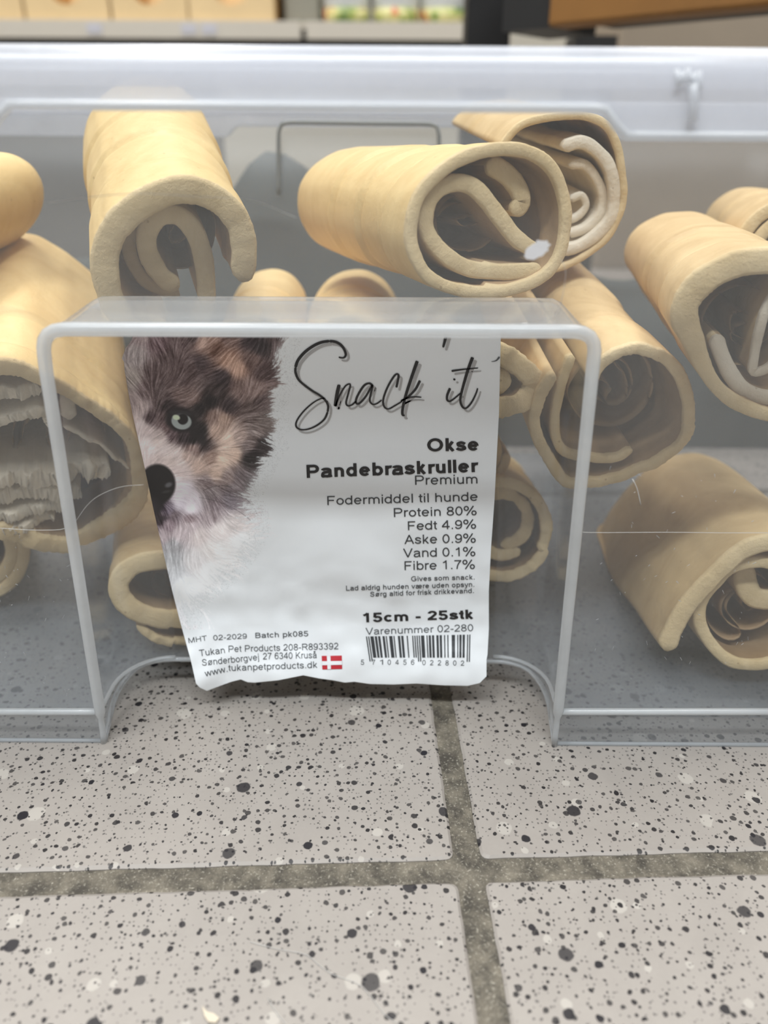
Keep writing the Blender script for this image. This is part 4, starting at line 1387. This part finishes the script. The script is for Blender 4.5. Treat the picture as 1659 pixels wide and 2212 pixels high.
def crate(xa, xb, D, label):
    e = empty('wooden_crate', ((xa + xb) / 2, D, zt + 0.001))
    tag(e, label, 'crate', 'pine crates on the shelf')
    z0, hgt, th, dp = zt + 0.001, 0.15, 0.012, 0.28
    cx_, r_ = (xa + xb) / 2, 0.045
    cz = z0 + 0.075
    # front board with a round hand hole
    n = 48
    v, f = [], []
    for lay in (D, D + th):
        for k in range(n):
            a = 2 * PI * k / n + PI / 4
            v.append(Vector((cx_ + r_ * math.cos(a), lay, cz + r_ * math.sin(a))))
        for k in range(n):
            a = 2 * PI * k / n + PI / 4
            c_, s_ = math.cos(a), math.sin(a)
            sc_ = 1 / max(abs(c_), abs(s_))
            v.append(Vector((cx_ + c_ * sc_ * (xb - xa) / 2, lay, cz + s_ * sc_ * hgt / 2)))
    for k in range(n):
        j = (k + 1) % n
        f += [(k, j, n + j, n + k), (2 * n + j, 2 * n + k, 3 * n + k, 3 * n + j), (j, k, 2 * n + k, 2 * n + j), (n + k, n + j, 3 * n + j, 3 * n + k)]
    mk('front_board', v, f, M_CRATE, e, False)
    MB().box((xa, D + th, z0), (xa + th, D + dp, z0 + hgt)).build('side_board', M_CRATE_D, e, False)
    MB().box((xb - th, D + th, z0), (xb, D + dp, z0 + hgt)).build('side_board', M_CRATE_D, e, False)
    MB().box((xa + th, D + dp - th, z0), (xb - th, D + dp, z0 + hgt)).build('back_board', M_CRATE, e, False)
    MB().box((xa + th, D + th, z0), (xb - th, D + dp - th, z0 + 0.008)).build('bottom_board', M_CRATE, e, False)


for (a, b, t) in ((-140, 44, 'pine crate at the left edge of the shelf, cut off by the photo'), (50, 232, 'pine crate second from the left on the blurred shelf'),
                  (238, 402, 'pine crate third from the left on the blurred shelf'), (406, 590, 'pine crate nearest the grey box on the blurred shelf')):
    crate(SX(a, 30), SX(b, 30), DS + 0.015, t)
gb = MB().box((SX(606, 30), DS + 0.08, zt + 0.001), (SX(684, 30), DS + 0.3, zt + 0.14)).build('grey_box', M_GREYBOX, None, False)
tag(bevel(gb, 0.004), 'dull grey box between the pine crates and white tubs on the shelf', 'box')


def wrap_material():
    mm = NT('colourful_wrapper')
    tc_ = mm.n('ShaderNodeTexCoord')
    a = mm.noise(26, 2, 0.5, tc_.outputs['Object'])
    cr = mm.n('ShaderNodeValToRGB')
    els = cr.color_ramp.elements
    els[0].position = 0.36; els[0].color = srgb(90, 120, 60)
    els[1].position = 0.66; els[1].color = srgb(196, 60, 50)
    for p, c in ((0.46, srgb(168, 178, 96)), (0.54, srgb(222, 214, 160)), (0.60, srgb(200, 196, 120))):
        e_ = els.new(p); e_.color = c
    mm.l(a.outputs[0], cr.inputs[0]); mm.l(cr.outputs[0], mm.b.inputs['Base Color'])
    mm.b.inputs['Roughness'].default_value = 0.4
    return mm.mat


M_WRAP = wrap_material()
for px, t in ((745, 'white tub with a green wrapper, leftmost of three on the shelf'), (857, 'white tub with a green wrapper, middle of three on the shelf'),
              (962, 'white tub with a red and green wrapper beside the black post')):
    x = SX(px, 30)
    e = empty('white_tub', (x, DS + 0.08, zt + 0.001))
    tag(e, t, 'tub', 'white tubs on the shelf')
    MB().lathe([(0.046, 0), (0.050, 0.002), (0.053, 0.11), (0.053, 0.13)], (x, DS + 0.08, zt + 0.001)).build('tub_body', M_TUB, e)
    MB().lathe([(0.0505, 0.002), (0.0525, 0.03)], (x, DS + 0.08, zt + 0.001)).build('wrapper', M_WRAP, e)
    MB().lathe([(0.056, 0.128), (0.056, 0.14), (0.05, 0.142)], (x, DS + 0.08, zt + 0.001)).build('tub_lid', M_TUB, e)

# black post nearer than the shelf
DP = 0.95
po = MB().box((at_y(1008, 60, DP).x, DP, 0), (at_y(1104, 60, DP).x, DP + 0.05, 1.2)).build('metal_post', M_BLACK, None, False)
tag(bevel(po, 0.003), 'black metal upright post behind the bin', 'post')

# wooden display table at the upper right
tb = empty('display_table', (0.55, 0.75, 0))
tag(tb, 'brown wooden display table with dark metal frame at upper right', 'table')
Lp, Rp = at_y(1182, 58, 0.80), None
zt_ = Lp.z
d = ray(1659, 12); Rp = CAMP + d * ((zt_ - H) / d.z)
dirv = (Rp - Lp); dirv.z = 0; Lx = dirv.length; dirv.normalize()
perp = Vector((-dirv.y, dirv.x, 0))
if perp.y < 0: perp = -perp
TM = Matrix((( dirv.x, perp.x, 0, Lp.x), (dirv.y, perp.y, 0, Lp.y), (0, 0, 1, zt_), (0, 0, 0, 1)))
bevel(MB().box((0, 0, 0), (Lx + 0.4, 0.03, 0.12), TM).build('wooden_board', M_OAK, tb, False), 0.003)
MB().box((0.0, 0.03, 0.09), (Lx + 0.4, 0.5, 0.12), TM).build('table_top', M_OAK, tb, False)
MB().box((0.02, 0.03, 0.004), (Lx + 0.4, 0.085, 0.03), TM).build('underframe', M_DARKG, tb, False)
MB().box((-0.052, 0.005, 0.0), (0.0, 0.085, 0.12), TM).build('end_frame', M_DARKG, tb, False)
pl = at_y(1242, 90, 1.15); pr = at_y(1334, 90, 1.15)
MB().box((pl.x, 1.15, 0), (pr.x, 1.21, zt_ + 0.03)).build('table_leg', M_DARKG, tb, False)

bx = MB().box((at_y(1340, 90, 1.5).x, 1.5, 0), (at_y(1800, 90, 1.5).x, 1.9, 0.46)).build('cardboard_box', M_BROWN, None, False)
tag(bevel(bx, 0.004), 'brown grey cardboard box on the floor under the display table', 'box')
lb = MB().box((at_y(1106, 90, 1.7).x, 1.72, 0), (at_y(1232, 90, 1.7).x, 1.95, at_y(1170, 66, 1.72).z)).build('pale_box', M_BEIGE, None, False)
tag(bevel(lb, 0.004), 'pale grey box between the black post and table leg', 'box')

# dark lump of unknown kind behind the bin, widened to block back light
db = MB()
nu, nv = 60, 14
L0, L1, YB, DB = -0.36, 0.40, 0.57, 0.13
for i in range(nu):
    x = L0 + (L1 - L0) * i / (nu - 1)
    e_ = min(1, min(i, nu - 1 - i) / 5)
    pk = lambda px_, wd: math.exp(-((x - at_y(px_, 400, 0.6).x) / wd) ** 2)
    top = (0.150 + 0.045 * pk(560, 0.034) + 0.03 * pk(690, 0.05) - 0.03 * pk(1450, 0.08) - 0.02 * pk(60, 0.06)) * (0.35 + 0.65 * math.sqrt(e_)) + 0.012 * noise.noise(Vector((x * 14, 2, 0)))
    for j in range(nv):
        a = PI * j / (nv - 1)
        yy_ = YB + DB / 2 - DB / 2 * math.cos(a) * (1 - 0.06 * noise.noise(Vector((x * 12, j * 0.4, 5))))
        db.v.append(Vector((x, yy_, top * (math.sin(a) ** 0.45) if 0 < j < nv - 1 else 0.0)))
for i in range(nu - 1):
    for j in range(nv - 1):
        db.f.append((i * nv + j, i * nv + j + 1, (i + 1) * nv + j + 1, (i + 1) * nv + j)); db.m.append(0)
db.f.append(tuple(range(nv))); db.m.append(0)
db.f.append(tuple((nu - 1) * nv + k for k in range(nv))[::-1]); db.m.append(0)
do = db.build('dark_lump', simple('dark_green_grey', srgb(62, 66, 64), 0.8, 0.15, 30))
tag(do, 'dark grey sack seen blurred behind the bin, widened to block light from the back', 'lump')
gp_ = MB().box((-0.75, 1.25, 0), (at_y(470, 300, 1.25).x, 1.3, at_y(200, 140, 1.25).z)).build('backdrop_panel', M_MID, None, False)
tag(gp_, 'mid grey panel standing behind the left half of the bin', 'panel')
